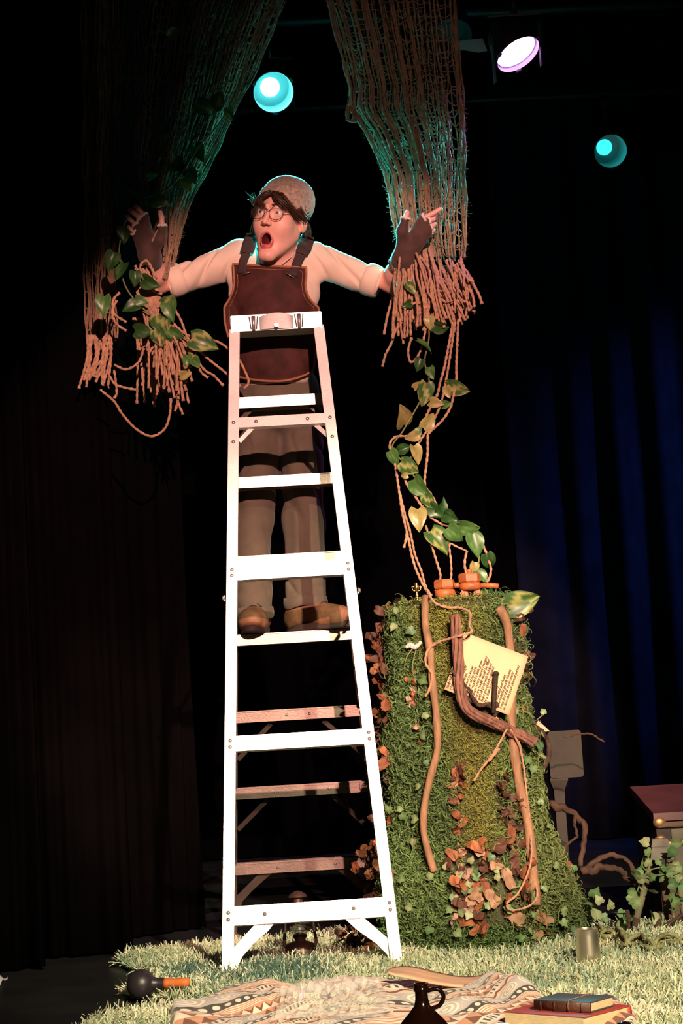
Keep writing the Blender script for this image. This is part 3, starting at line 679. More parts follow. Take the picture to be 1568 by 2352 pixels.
for px, py in ((962, 1450), (995, 1690), (1000, 1640), (970, 1620), (1010, 1665), (915, 1850), (930, 1855), (965, 1880), (940, 1880), (975, 1810), (1000, 2020), (970, 1925), (1085, 1980), (1075, 2010), (1045, 2060), (1095, 2010), (1130, 1965), (1145, 2000),
               (1090, 2050), (1040, 2090), (1085, 2100), (1050, 2140), (1110, 2015), (1220, 1850), (1235, 1895), (1255, 1905), (1210, 1720), (1195, 1740), (1225, 1745), (1240, 1720), (1205, 1760), (1235, 1770), (1190, 1700), (1215, 1690),
               (1320, 2000), (1250, 1640), (1190, 1800), (1175, 1745), (985, 1560), (925, 1440), (930, 1415), (1050, 1450), (995, 1760), (930, 2020), (950, 2080), (1005, 2130), (1030, 1985), (1160, 1640), (1180, 1680)): ivy(px, py)
for k in range(24): ivy(rl.choice([rl.uniform(1040, 1190), rl.uniform(1190, 1300)]), rl.uniform(1960, 2170), .9)
for (x0, y0, x1, y1) in ((965, 1495, 972, 1570), (958, 1490, 940, 1545), (975, 1495, 995, 1535), (1198, 1545, 1222, 1582), (1202, 1540, 1218, 1578), (1118, 1450, 1105, 1425), (1128, 1452, 1112, 1420), (1246, 1642, 1222, 1660)):
    p0, n0 = S(x0, y0, .03); p1, n1 = S(x1, y1, .045); c0 = (p0 + p1) / 2 + n0 * .02; b = MB(); b.tube(spline([p0, c0, p1], 8), np.linspace(.003, .0012, 8), 5); b.obj('grass_blade', M['ivy'] if False else M['stem'], stump)
b = MB(); q = [S(x, y, .035)[0] for x, y in ((940, 1491), (950, 1486), (962, 1491), (972, 1486), (980, 1478))]; b.tube(spline(q, 12), [.006, .008, .010, .011, .011, .010, .009, .009, .008, .007, .006, .004], 6, flat=.4); b.obj('pale_ribbon', M['fleece'], stump)
# branches lying against the stump
def branch(pts, r0, r1, m, label, name='tree_branch', off=0.0, cat='branch', wob=.12, group=None):
    q = np.array([S(x, y, off + (r0 + r1) / 2 * .8)[0] for x, y in pts]); q[:, 1] = np.convolve(np.pad(q[:, 1], 1, 'edge'), [.25, .5, .25], 'valid')
    q = spline(q, 60); rg = np.random.default_rng(len(pts)); r = np.linspace(r0, r1, 60) * (1 + wob * np.sin(np.arange(60) * .7) * rg.uniform(.4, 1, 60)); b = MB(); b.tube(q, r, 10, col=None)
    return props(b.obj(name, M[m], None), label, cat, group)
branch([(985, 1392), (992, 1440), (1000, 1500), (1005, 1560), (1012, 1640), (1015, 1720), (1005, 1780), (995, 1840), (992, 1900), (1000, 1950), (1012, 2005)], .014, .0125, 'bark', 'thin bare branch running down the left front of the stump', off=.03)
branch([(1130, 1398), (1143, 1430), (1150, 1480), (1155, 1560), (1153, 1650), (1160, 1720), (1175, 1800), (1190, 1870), (1200, 1960), (1205, 2040), (1208, 2085)], .0165, .018, 'bark', 'thicker bare branch passing behind the letter down the stump', off=.025)
branch([(868, 1430), (872, 1460), (875, 1500), (880, 1530)], .013, .012, 'vinewood', 'short reddish branch at the upper left edge of the stump', off=.02)
# twisted grapevine over the letter
def cr2(x, y): return (x / 3.5636 + 820, y / 3.5636 + 1320)
def cr4(x, y): return (x / 3.675 + 1180, y / 3.675 + 1600)
def cr6(x, y): return (x / 3.92 + 850, y / 3.92 + 840)
def cr3(x, y): return (x / 2.6133 + 820, y / 2.6133 + 1700)
gp = [cr2(*q) for q in ((795, 330), (805, 450), (818, 600), (822, 760), (828, 900), (850, 1010), (900, 1110), (1000, 1170), (1130, 1220), (1260, 1280), (1400, 1340), (1462, 1375))]
q = np.array([S(x, y, .0)[0] for x, y in gp]); q[:, 1] = np.minimum(q[:, 1], -.30) - .085; q = spline([P(x, y, yy) for (x, y), yy in zip(gp, q[:, 1])], 70)
gv = thing('grapevine_bundle', q[0], 'twisted reddish grapevine bundle curving over the letter on the stump', 'vine')
T = np.gradient(q, axis=0); T /= np.linalg.norm(T, axis=1)[:, None]; A1 = np.cross(T, [0, 1.0, 0]); A1 /= np.linalg.norm(A1, axis=1)[:, None]; A2 = np.cross(T, A1)
for k in range(6):
    ang = k * 1.05 + np.linspace(0, 5, 70); rad = .0125 * (1 + .3 * np.sin(np.linspace(0, 9, 70) + k)); b = MB()
    b.tube(q + A1 * (rad * np.cos(ang))[:, None] + A2 * (rad * np.sin(ang))[:, None], .0078 * (1 + .15 * np.sin(np.arange(70) * .8 + k)), 8); b.obj('vine_stem', M['vinewood'], gv)
def twig(pts, Y, r0, r1, label, m='darkroot', name='root', cat='root', wob=.15):
    Ys = np.broadcast_to(Y, (len(pts),)) if np.ndim(Y) == 0 else np.interp(np.linspace(0, 1, len(pts)), np.linspace(0, 1, len(Y)), Y)
    q = spline([P(x, y, yy) for (x, y), yy in zip(pts, Ys)], 50); rg = np.random.default_rng(len(pts) * 3); ker = np.array([1, 4, 6, 4, 1]) / 16; sm1 = lambda a_: np.convolve(np.pad(a_, 2, 'edge'), ker, 'valid'); q = q + np.stack([sm1(sm1(rg.normal(size=50))) for _ in range(3)], 1) * r0 * .5
    b = MB(); b.tube(q, np.linspace(r0, r1, 50) * (1 + 2.2 * wob * sm1(sm1(rg.uniform(-1, 1, 50)))), 10, True, 60, .14, 3); return props(b.obj(name, M[m], None), label, cat)
twig([cr2(770, 790), cr2(820, 830), cr2(880, 900), cr2(930, 960), cr2(950, 1030)], -.48, .0055, .004, 'thin dark tendril crossing the letter from the grapevine', wob=.2)
twig([cr2(880, 1010), cr2(950, 1040), cr2(1010, 1070), cr2(1080, 1060), cr2(1120, 1120)], [-.46, -.46], .009, .006, 'knotted mossy root at the lower edge of the letter')
twig([cr2(1130, 1060), cr2(1120, 1130), cr2(1115, 1230)], [-.45, -.42], .014, .007, 'dark knot of root below the rusty spike')
twig([cr4(100, 235), cr4(200, 280), cr4(270, 350), cr4(295, 430), cr4(275, 540), cr4(220, 670)], [-.22, -.12, -.2], .010, .009, 'brown root arching off the right side of the stump')
twig([cr4(300, 890), cr4(400, 940), cr4(500, 990), cr4(570, 1060), cr4(598, 1150), cr4(582, 1260), cr4(565, 1420)], [-.1, -.05, -.12], .014, .008, 'looping brown root hanging beside the grey stand')
twig([cr4(430, 345), cr4(520, 320), cr4(640, 315), cr4(700, 345), cr4(762, 382)], [-.15, -.1], .004, .003, 'thin twig reaching right in front of the grey panel')
twig([cr4(520, 1010), cr4(510, 1090), cr4(530, 1180), cr4(470, 1230), cr4(410, 1310)], -.1, .006, .004, 'thin crooked rootlet inside the looping root')
twig([cr4(560, 1500), cr4(640, 1430), cr4(700, 1390), cr4(780, 1345), cr4(870, 1340), cr4(950, 1380), cr4(1010, 1460), cr4(1040, 1550)], [-.12, -.1, -.15], .010, .009, 'arched brown root between the stump and the ivy post')
twig([cr4(590, 1490), cr4(720, 1450), cr4(850, 1445), cr4(930, 1500), cr4(1015, 1590)], [-.15, -.12], .015, .008, 'thick gnarled root reaching from stump toward the ivy post')
# letter
PL = np.array([S(1110, 1560)[0][1], 0])[0] - .075
zc = P(1110, 1560, PL)[2]
def LP(px, py):            # letter plane leans back a little
    n_ = np.array([0.10, -1.0, .16]); c_ = P(1110, 1560, PL); d = ray(px, py); return CAM + d * (((c_ - CAM) @ n_) / (d @ n_))
LA, LB, LD = LP(1066, 1452), LP(1213, 1508), LP(1020, 1583); LC = LP(1168, 1643)
let = thing('letter', LD, 'handwritten cream letter pinned on the stump under the grapevine', 'letter')
nl = np.cross(LB - LA, LD - LA); nl /= np.linalg.norm(nl); nl = nl if nl[1] < 0 else -nl
Vg = np.zeros((9, 9, 3))
for i in range(9):
    for j in range(9):
        a_, c_ = i / 8, j / 8; Vg[i, j] = (LA * (1 - c_) + LB * c_) * (1 - a_) + (LD * (1 - c_) + LC * c_) * a_ - nl * .0009
b = MB(); b.grid(Vg); sh = b.obj('sheet', M['paper'], let); sm = sh.modifiers.new('thickness', 'SOLIDIFY'); sm.thickness = .0006; sm.offset = 0
e1 = LA - LD; H_ = np.linalg.norm(e1); e1 = e1 / H_; e2 = LC - LD; W_ = np.linalg.norm(e2); e2 = e2 - e1 * (e2 @ e1); e2 /= np.linalg.norm(e2)
body = ['Sadly for your own', 'I have led a life of my', 'isolated very', 'to the finest hunger', 'tenderly write.', 'ill not want to know', 'a reason of my spirit.', 'every would be little grow', 'change / many nature changed', 'but are bodily would be filled', 'with all body with indulged', 'hope you quietly satisfied', 'by a clean is most', '', 'and that party', 'of a beautiful and heart', 'of wonderful goodly honest', 'I may find that most nearly', 'to have this your dearest period']
cu = bpy.data.curves.new('writing', 'FONT'); cu.body = '\n'.join(body); cu.size = .0142; cu.space_line = (W_ * .93 / 19) / .0142 * .99; cu.shear = .32; cu.space_character = .92; cu.resolution_u = 2; cu.offset = .00022
to = bpy.data.objects.new('writing_tmp', cu); COL.objects.link(to); dg = bpy.context.evaluated_depsgraph_get(); wme = bpy.data.meshes.new_from_object(to.evaluated_get(dg)); bpy.data.objects.remove(to)
# reading direction e1 (up the sheet), lines advance along e2
co = np.empty(len(wme.vertices) * 3); wme.vertices.foreach_get('co', co); co = co.reshape(-1, 3); sc = min(1.0, H_ * .93 / max(1e-6, co[:, 0].max()))
co = (LD + e1 * .006 + e2 * .012) + np.outer(co[:, 0] * sc, e1) + np.outer(-co[:, 1], e2) + nl * .0008
wme.vertices.foreach_set('co', co.ravel()); wme.update(); wme.materials.clear(); link('handwriting', wme, M['ink'], let)
# rusty spike
a_, c_ = LP(1136, 1550) + nl * .022, LP(1130, 1640) + nl * .020; sp_ = thing('iron_spike', c_, 'dark rusty iron spike standing in front of the letter', 'spike'); R = frame(a_ - c_)
b = MB(); b.tube([c_, c_ + (a_ - c_) * .5, a_], [.007, .0085, .009], 8); b.obj('shank', M['spike'], sp_); b = MB(); b.ball(a_, (.0125, .0115, .009), 10, 7, R); b.obj('head', M['spike'], sp_)
# wooden nut toys on top
YT = -.22; zt = ZT + .03
def at_top(px, Y=YT): p = P(px, 1395, Y); return p
def wnut(name, px, Y, label):
    p = P(px, 1400, Y); base = np.array([p[0], p[1], ZT + .028]); return thing(name, base, label, 'wooden toy', 'wooden nut toys on the stump'), base
t, c = wnut('wooden_nut_toy', 1024, -.25, 'orange wooden hex-nut toy without handle on top of the stump')
b = MB(); b.lathe([(0, 0), (.030, .002), (.038, .014), (.037, .030), (.028, .036), (0, .036)], c, 24); b.obj('round_base', M['wood_orange'], t)
b = MB(); b.lathe([(0, .036), (.036, .036), (.040, .042), (.040, .062), (.035, .070), (0, .070)], c, 6, rotm('Z', .25)); b.obj('hex_nut', M['wood_orange'], t, smooth=False)
t, c = wnut('wooden_nut_toy', 1083, -.27, 'orange wooden hex-nut toy with peg and side handle on the stump')
for s in (-1, 1): b = MB(); b.box(c + np.array([s * .024, 0, .012]), (.014, .018, .014), rotm('Y', s * .15), bev=.006); b.obj('foot', M['wood_orange'], t, smooth=False)
b = MB(); b.lathe([(0, .022), (.032, .024), (.040, .032), (.040, .046), (.034, .052), (0, .052)], c, 24); b.obj('round_disc', M['wood_orange'], t)
b = MB(); b.lathe([(0, .052), (.036, .052), (.041, .057), (.041, .080), (.036, .086), (0, .086)], c, 6, rotm('Z', .1)); b.obj('hex_nut', M['wood_orange'], t, smooth=False)
b = MB(); b.lathe([(0, .086), (.009, .086), (.009, .098), (.006, .102), (0, .102)], c, 14); b.obj('peg', M['wood_orange'], t)
b = MB(); b.tube([c + np.array([.036, 0, .040]), c + np.array([.075, -.005, .038]), c + np.array([.102, -.008, .034])], [.009, .0105, .009], 12); b.obj('handle', M['wood_orange'], t)
b = MB(); b.tube([c + np.array([-.040, 0, .046]), c + np.array([-.058, 0, .046])], .010, 10); b.obj('axle', M['wood_orange'], t)
c = P(958, 1380, -.27); c[2] = ZT + .028; b = MB(); b.lathe([(0, 0), (.009, 0), (.006, .006), (.003, .012), (.007, .018), (.003, .024), (.004, .034), (.010, .042), (.011, .050), (.005, .058), (.007, .062), (0, .066)], c, 12)
gt = thing('gold_ornament', c, 'tiny gold ornament standing at the top left of the stump', 'ornament'); b.obj('stem', M['gold'], gt)
for s in (-1, 1): b = MB(); b.tube(spline([c + np.array([s * .008, 0, .048]), c + np.array([s * .016, 0, .050]), c + np.array([s * .013, 0, .036]), c + np.array([s * .004, 0, .034])], 10), .0018, 6); b.obj('handle', M['gold'], gt)
# ------------------------------------------------------------------ hanging jute nettings
def net_strings(ys, left, right, us, Yf, wig, seed, y0, y1, nseg=46):
    rg = np.random.default_rng(seed); out = []; py = np.linspace(y0, y1, nseg)
    for u in us:
        a = rg.uniform(0, 6.28); l = np.interp(py, ys, left); r = np.interp(py, ys, right)
        x = l + (r - l) * u + wig * (np.sin(py * .021 + a) + .5 * np.sin(py * .057 + 2 * a)); out.append(np.array([P(xx, yy, Yf(u, yy) + rg.normal() * .004) for xx, yy in zip(x, py)]))
    return out
def netting(b, strs, rows, r, seed, skip=.12, jit=.8, lo=0, hi=None):
    rg = np.random.default_rng(seed)
    for s in strs: b.tube(s, r * rg.uniform(.8, 1.25), 5, False, 900, .2)
    n = len(strs[0]); hi = hi or n - 1
    for k in rows:
        pts = []; kk = k
        for i, s in enumerate(strs):
            f = np.clip(k + jit * rg.normal() * .5, lo, hi - 1e-3); j = int(f); p = s[j] + (s[min(j + 1, n - 1)] - s[j]) * (f - j)
            if pts and rg.uniform() < skip:
                if len(pts) > 1: b.tube(pts, r * .85, 4, False)
                pts = [p]; continue
            if pts:
                g = np.linalg.norm(p - pts[-1])
                if g > .012: pts.append((p + pts[-1]) / 2 - np.array([0, 0, .18 * g * rg.uniform(0, 1)]) + np.array([0, rg.normal() * .004, 0]))
            pts.append(p)
        if len(pts) > 1: b.tube(pts, r * .85, 4, False)
def fuzz(strs, per, seed, ln=.018, w=.0007):
    rg = np.random.default_rng(seed); A = np.concatenate(strs); A = np.repeat(A, per, 0) + rg.normal(size=(len(A) * per, 3)) * .003
    N_ = rg.normal(size=A.shape); N_ /= np.linalg.norm(N_, axis=1)[:, None]; return ribbons(A, N_, ln, w, .8, 3, seed, .3)
def fringe(root, pts, r, n=16, twist=270, m='jute2', name='fringe_strand', end=True):
    n = max(n, 44); q = spline(pts, n); b = MB(); rr = np.full(n, r)
    if end: rr[-2:] *= 1.25
    b.tube(q, rr, 7, True, twist, .24); return b.obj(name, M[m], root)
ys = [-60, 0, 100, 200, 250, 275, 300, 400, 480, 560, 640]
nr_ = thing('jute_netting', P(900, -40, .2), 'hanging jute netting with frayed ends held in the gloved hand on the right', 'netting')
rg = np.random.default_rng(3)
us = np.sort(np.concatenate([np.clip(np.concatenate([c_ + np.random.default_rng(5 + i_).normal(size=n_) * w_ for i_, (c_, n_, w_) in enumerate(((.015, 5, .008), (.09, 8, .012), (.20, 5, .008), (.30, 9, .014), (.42, 5, .008), (.50, 8, .012), (.62, 5, .008)))] + [np.linspace(0, .66, 14)]), 0, 1), [.70, .745, .79, .83, .875, .91], np.linspace(.955, 1.0, 8)]))
LX = [735, 750, 778, 803, 801, 818, 838, 886, 900, 912, 940]; RX = [1041, 1044, 1052, 1060, 1063, 1066, 1066, 1068, 1069, 1067, 1068]
sF = net_strings(ys, LX, RX, us, lambda u, y: .22 + .055 * math.sin(2 * math.pi * (3.2 * u + .0006 * y)) + .03 * u, 3.0, 1, -60, 590)
sB = net_strings(ys, [x + 14 for x in LX], [x - 12 for x in RX], np.linspace(0.0, .90, 24), lambda u, y: .36 + .05 * math.sin(2 * math.pi * (2.6 * u + .4)), 3.5, 2, -60, 600)
b = MB(); netting(b, sF, np.arange(.5, 45, 1.05), .0031, 4); b.obj('front_layer', M['jute'], nr_)
b = MB(); netting(b, sB, np.arange(.9, 45, 1.2), .0030, 5); b.obj('back_layer', M['jute'], nr_)
Vf, Qf, ix = fuzz(sF[:6] + sF[-3:] + sF[10:50:6], 4, 9); o = link('loose_fibres', big_mesh('loose_fibres', Vf, Qf), M['jute'], nr_); o['kind'] = 'stuff'
b = MB(); rr = np.random.default_rng(8)      # ragged tuft on the left edge
for k in range(16): a = rr.uniform(0, 6.28); b.tube(spline([P(808 + 10 * math.cos(a + t) + rr.normal() * 3, 262 + 16 * math.sin(a * 1.3 + t) + rr.normal() * 3, .2) for t in np.linspace(0, 3.5, 6)], 14), .0024, 5, False)
b.obj('ragged_tuft', M['jute'], nr_)
for k in range(140):           # cut ends below the fist
    s = k / 139 + rr.normal() * .02; s = min(1, max(0, s)); right = s > .62
    x0, y0 = (912 + s * 120, 556 + rr.uniform(0, 30)) if not right else (975 + (s - .62) * 240, 590 + rr.uniform(0, 50))
    y1 = np.interp(s, [0, .15, .3, .5, .75, 1], [765, 775, 740, 745, 745, 692]) + rr.uniform(-55, 22)
    x1 = np.interp(s, [0, .25, .5, .75, 1], [903, 950, 1000, 1048, 1092]) + rr.normal() * 9
    Y0 = .13 + rr.uniform(-.02, .10); Y1 = .06 + rr.uniform(-.06, .10)
    fringe(nr_, [P(x0, y0, Y0), P(x0 * .62 + x1 * .38 + rr.normal() * 5, y0 + (y1 - y0) * .4, (Y0 + Y1) / 2 - .02), P(x0 * .22 + x1 * .78 + rr.normal() * 5, y0 + (y1 - y0) * .75, Y1), P(x1, y1, Y1)], .0045 * rr.uniform(.85, 1.15))
for pts in (((918, 590), (912, 660), (903, 720), (905, 760)), ((907, 760), (898, 790), (885, 815), (878, 842)), ((982, 730), (970, 790), (958, 820), (943, 832), (937, 805), (945, 775)), ((955, 580), (975, 640), (985, 700), (972, 760)), ((965, 695), (945, 700), (925, 735), (905, 765))):
    fringe(nr_, [P(x, y, .03) for x, y in pts], .0045, 30)
# left netting: dark gathered cloth, side column, frayed ends
nl_ = thing('jute_netting', P(380, -40, .15), 'dim leafy jute netting gathered in the gloved hand on the left', 'netting')
ysl = [-60, 0, 100, 200, 280, 340, 420, 480, 560, 640]
LX = [262, 262, 262, 264, 266, 270, 280, 296, 310, 316]; RX = [690, 655, 612, 570, 530, 502, 458, 430, 412, 392]
sF = net_strings(ysl, LX, RX, np.linspace(0, 1, 62), lambda u, y: .18 + .05 * math.sin(2 * math.pi * 3.4 * u) + .08 * (1 - u), 3.5, 11, -60, 640)
b = MB(); netting(b, sF, np.arange(.5, 45, 1.4), .0031, 12); b.obj('front_layer', M['jute'], nl_)
sB = net_strings(ysl, [x + 60 for x in LX], [x - 3 for x in RX], np.linspace(0.2, 1, 34), lambda u, y: .30 + .04 * math.sin(2 * math.pi * 2.3 * u), 3.5, 14, -60, 560)
b = MB(); netting(b, sB, np.arange(.9, 45, 1.3), .0030, 15); b.obj('back_layer', M['jute'], nl_)
sC = net_strings([-60, 790], [188, 197], [262, 266], np.linspace(0, 1, 26), lambda u, y: .24 + .04 * math.sin(9 * u), 3, 16, -60, 782)
b = MB(); netting(b, sC, np.arange(.5, 45, 1.6), .0034, 17); b.obj('side_column', M['jute'], nl_)
Vf, Qf, ix = fuzz(sF[-8:], 5, 19); o = link('loose_fibres', big_mesh('loose_fibres', Vf, Qf), M['jute'], nl_); o['kind'] = 'stuff'
for k in range(17):
    x0 = 198 + 60 * (k + rr.uniform(0, .8)) / 17; x1 = 184 + (x0 - 198) * 1.0 + rr.normal() * 6; fringe(nl_, [P(x0, 770, .2), P(x0 + rr.normal() * 5, 820, .18), P(x1, 880 + rr.uniform(-25, 15), .17)], .0046)
for k in range(58):            # rust-coloured bunch spilling to the lower right
    x0, y0 = 308 + rr.uniform(0, 38), 612 + rr.uniform(0, 50); s = rr.uniform(); x1 = 345 + 85 * s + rr.normal() * 12; y1 = np.interp(s, [0, .5, 1], [860, 900, 935]) + rr.uniform(-110, 15)
    Y1 = rr.uniform(-.08, .05); fringe(nl_, [P(x0, y0, .06), P(x0 + 12 + rr.normal() * 6, 690, .02), P((x0 + x1) / 2 + 16 + rr.normal() * 8, 770, Y1), P(x1, y1, Y1)], .0046 * rr.uniform(.85, 1.15), 18)
for k in range(22):
    x0 = 300 + rr.uniform(0, 60); x1 = x0 + 25 + rr.normal() * 12; fringe(nl_, [P(x0, 730, .22), P(x0 + 10, 800, .22), P(x1, 905 + rr.uniform(-35, 30), .22)], .0044)
for pts in (((372, 715), (430, 770), (500, 785), (545, 822), (562, 852), (571, 878), (560, 893)), ((380, 740), (440, 790), (480, 826), (520, 858), (552, 888)), ((400, 760), (440, 812), (470, 850), (490, 862), (513, 886)), ((360, 720), (425, 785), (450, 830), (462, 855), (478, 868)), ((395, 700), (415, 735), (428, 770), (445, 800)),
            ((230, 895), (262, 922), (280, 950), (312, 985), (348, 1002), (378, 985), (390, 950), (392, 915)), ((245, 850), (262, 880), (285, 890), (312, 895)), ((262, 850), (268, 900), (262, 915)), ((290, 740), (262, 720), (260, 690), (275, 672)), ((290, 760), (266, 742), (258, 715), (268, 690)),
            ((262, 838), (290, 848), (318, 832), (330, 800)), ((405, 880), (408, 920), (420, 952)), ((412, 860), (410, 910), (402, 945)), ((330, 640), (322, 612), (338, 600), (360, 640)), ((310, 610), (330, 640), (350, 665), (372, 676))):
    fringe(nl_, [P(x, y, .0 if y < 1200 else 0) for x, y in pts], .0047, 34)
# ------------------------------------------------------------------ leafy vines and ropes
def vine_leaf(root, px, py, kind, ang, s, Y, rg, tl=.35):
    a = math.radians(ang); tip = math.cos(a) * _IR + math.sin(a) * _IU; nrm = -_F + tl * rg.normal(size=3); me = POTHOS[kind][rg.integers(3)]
    R = frame(nrm, np.cross(tip, nrm)); tip2 = R[:, 1]; c = P(px, py, Y); return place(me, 'leaf', M['leaf'], root, c - tip2 * .035 * s, R, s)
rgv = np.random.default_rng(21)
def YV(py): return float(np.interp(py, [640, 780, 1330, 1400], [.06, .02, -.22, -.30]))
vr = thing('leafy_vine', P(985, 740, .03), 'artificial pothos vine trailing from the netting down to the stump', 'vine')
SR = [(942, 660, 'var', -60, .7), (987, 741, 'pale', -80, .75), (1015, 752, 'dark', -20, .9), (975, 795, 'mid', -30, 1.0), (935, 700, 'dark', 200, .6), (962, 838, 'dark', -110, .7), (990, 857, 'mid', -70, .7), (975, 902, 'var', -100, 1.1), (958, 885, 'pale', 40, .5), (1048, 892, 'var', -15, 1.1), (1028, 900, 'pale', -70, .6), (925, 957, 'pale', 120, 1.25),
      (1000, 925, 'pale', -10, .7), (1025, 928, 'mid', 10, .6), (985, 968, 'pale', 50, .9), (947, 1003, 'pale', 200, .7), (960, 990, 'mid', 60, .6), (930, 1030, 'dark', 20, .7), (957, 1042, 'pale', -80, .9), (905, 1052, 'mid', -50, .9), (938, 1072, 'var', -30, 1.0), (928, 1092, 'pale', 180, .4), (965, 1122, 'mid', -45, 1.25), (985, 1150, 'var', -40, .8), (1015, 1162, 'dark', 60, .85), (960, 1190, 'pale', -85, 1.1), (1000, 1175, 'dark', -40, .9),
      (1008, 1240, 'var', -55, 1.3), (1045, 1228, 'mid', -40, 1.1), (1075, 1212, 'mid', 0, 1.1), (1035, 1190, 'dark', -30, .9), (1092, 1252, 'mid', -80, 1.2), (1122, 1290, 'dark', -70, .9), (1088, 1305, 'pale', -100, .6), (1107, 1325, 'mid', -60, .8), (1080, 1332, 'var', 0, .8), (1120, 1358, 'dark', -40, .8)]
for px, py, k, a, s in SR: vine_leaf(vr, px, py, k, a, s, YV(py) - rgv.uniform(0, .03), rgv)
sp1 = [(960, 670), (985, 760), (975, 830), (985, 880), (960, 930), (925, 990), (900, 1030), (935, 1070), (960, 1110), (985, 1150), (1015, 1185), (1050, 1215), (1085, 1230), (1100, 1280), (1090, 1330), (1110, 1362)]
b = MB(); b.tube(spline([P(x, y, YV(y)) for x, y in sp1], 90), .0032, 6); b.obj('stem', M['stem'], vr)
b = MB(); lf = vine_leaf(vr, 1197, 1384, 'var', 18, 1.5, -.30, rgv, .15)
b.tube(spline([P(1115, 1365, -.29), P(1145, 1385, -.30), P(1168, 1388, -.30)], 12), .003, 6); b.obj('stem', M['stem'], vr)
def rope(pts, label, r=.0047, off=None, n=90, Yf=YV):
    n = int(n * 2.2)
    b = MB(); q = spline([P(x, y, Yf(y)) for x, y in pts] if off is None else off, n); b.tube(q, r, 7, True, 270, .24); return props(b.obj('jute_rope', M['jute2'], None), label, 'rope', 'loose jute ropes under the right netting')
C6 = lambda L: [cr6(*q) for q in L]
rope([(1052, 735)] + C6([(775, 0), (775, 130), (745, 290), (720, 380), (650, 490), (530, 605), (518, 640), (515, 800), (490, 1060), (540, 1150), (590, 1240), (625, 1370)]), 'rightmost long jute rope hanging from the netting, kinked at mid height')
rope([(1040, 740)] + C6([(670, 0), (630, 150), (600, 270), (520, 420), (490, 510)]), 'short straight jute rope ending between the upper vine leaves')
rope([(1045, 738)] + C6([(705, 0), (650, 290), (610, 410), (540, 540), (440, 690), (370, 820), (310, 970), (330, 1070), (400, 1170), (520, 1340), (650, 1430), (770, 1445), (930, 1510), (1000, 1590), (1070, 1760), (1085, 1860), (1050, 1950), (990, 1980), (920, 1940), (865, 1870), (850, 1770), (870, 1670)]), 'jute rope winding through the vine to a hanging loop above the wooden toys', .0045, n=150)
rope(C6([(265, 1140), (310, 1330), (360, 1500), (400, 1690), (460, 1850), (500, 1990), (550, 2070)]), 'straight jute rope reaching the stump top beside a longer twin', .0042)
rope(C6([(500, 1440), (540, 1580), (590, 1740), (630, 1880), (620, 1970), (585, 2030)]), 'short jute rope bending behind the left wooden toy', .0042)
rope(C6([(870, 1670), (780, 1630), (715, 1610), (725, 1750), (730, 1870), (715, 2010)]), 'thin jute rope dropping between the two wooden toys', .0036)
rope(C6([(330, 1500), (320, 1570), (302, 1640)]), 'short loose jute end left of the vine', .0045, n=20)
top = [P(x, y, YV(y)) for x, y in C6([(330, 635), (230, 640), (175, 720), (225, 900), (260, 1130), (290, 1330), (330, 1500), (370, 1690), (410, 1830), (480, 1980), (530, 2060)])]
dn = [S(x, y, .055)[0] for x, y in [cr2(*q) for q in ((600, 185), (640, 235))]]
dn = [P(x, y, -.37) for x, y in [cr2(*q) for q in ((600, 185), (640, 232), (740, 270), (830, 270))]] + [S(x, y, .075)[0] for x, y in [cr2(*q) for q in ((876, 335), (872, 440))]] + [S(x, y, .115)[0] for x, y in [cr2(*q) for q in ((858, 508), (780, 550))]] + [S(x, y, .055)[0] for x, y in [cr2(*q) for q in ((700, 580), (640, 640), (630, 740), (660, 840), (655, 950), (635, 1000))]]
rope(None, 'long jute rope draped over the stump front past the letter', .0045, off=top + dn, n=190)
tw = [S(x, y, .06)[0] for x, y in [cr2(1070, 1190), cr2(1110, 1250), cr2(1160, 1310), cr2(1230, 1430), cr3(885, 20), cr3(930, 150), cr3(955, 300), cr3(968, 560), cr3(955, 760), cr3(915, 930), cr3(880, 1000), cr3(905, 1045), cr3(960, 1020), cr3(992, 960), cr3(988, 890)]]
rope(None, 'thin jute cord looping down beside the thick branch on the stump', .0036, off=tw, n=120)
tw = [S(x, y, .065)[0] for x, y in [cr2(1120, 1280), cr2(1085, 1400), cr2(1040, 1540), cr3(795, 60), cr3(745, 180), cr3(703, 265)]]
rope(None, 'short jute cord hanging over the yellow moss of the stump', .0038, off=tw, n=60)
vl = thing('leafy_vine', P(400, 500, 0), 'artificial pothos vine twined through the left netting', 'vine')
SL = [(390, 712, 'mid', -80, 1.15), (325, 692, 'mid', -20, .7), (300, 705, 'dark', 200, .9), (345, 650, 'dark', -20, 1.0), (275, 622, 'dark', 250, 1.0), (237, 702, 'mid', -90, 1.1), (330, 760, 'dark', 0, 1.0), (372, 742, 'var', -60, 1.3), (365, 775, 'var', -70, .9), (405, 768, 'mid', -40, .9), (388, 772, 'dark', -70, .6), (465, 786, 'var', -20, 1.3), (440, 820, 'pale', -20, .5),
      (428, 828, 'mid', -90, .7), (448, 832, 'mid', -60, .8), (425, 860, 'pale', 20, .6), (285, 540, 'dark', -90, .9), (428, 425, 'mid', -60, .8), (440, 405, 'dark', -60, .9), (350, 405, 'mid', 20, .6), (365, 462, 'dark', -20, 1.1), (325, 455, 'dark', 90, .9), (400, 75, 'mid', 30, .8), (528, 262, 'mid', -70, .7), (470, 250, 'dark', -40, 1.1),
      (500, 230, 'dark', 60, 1.0), (455, 350, 'dark', -60, 1.0), (400, 380, 'dark', 200, 1.0), (300, 450, 'dark', 120, 1.), (255, 600, 'dark', 250, 1.0), (310, 640, 'dark', -90, .8), (385, 690, 'var', 30, .7)]
for px, py, k, a, s in SL: vine_leaf(vl, px, py, k, a, s, (.05 if py < 600 else -.06) - rgv.uniform(0, .03), rgv)
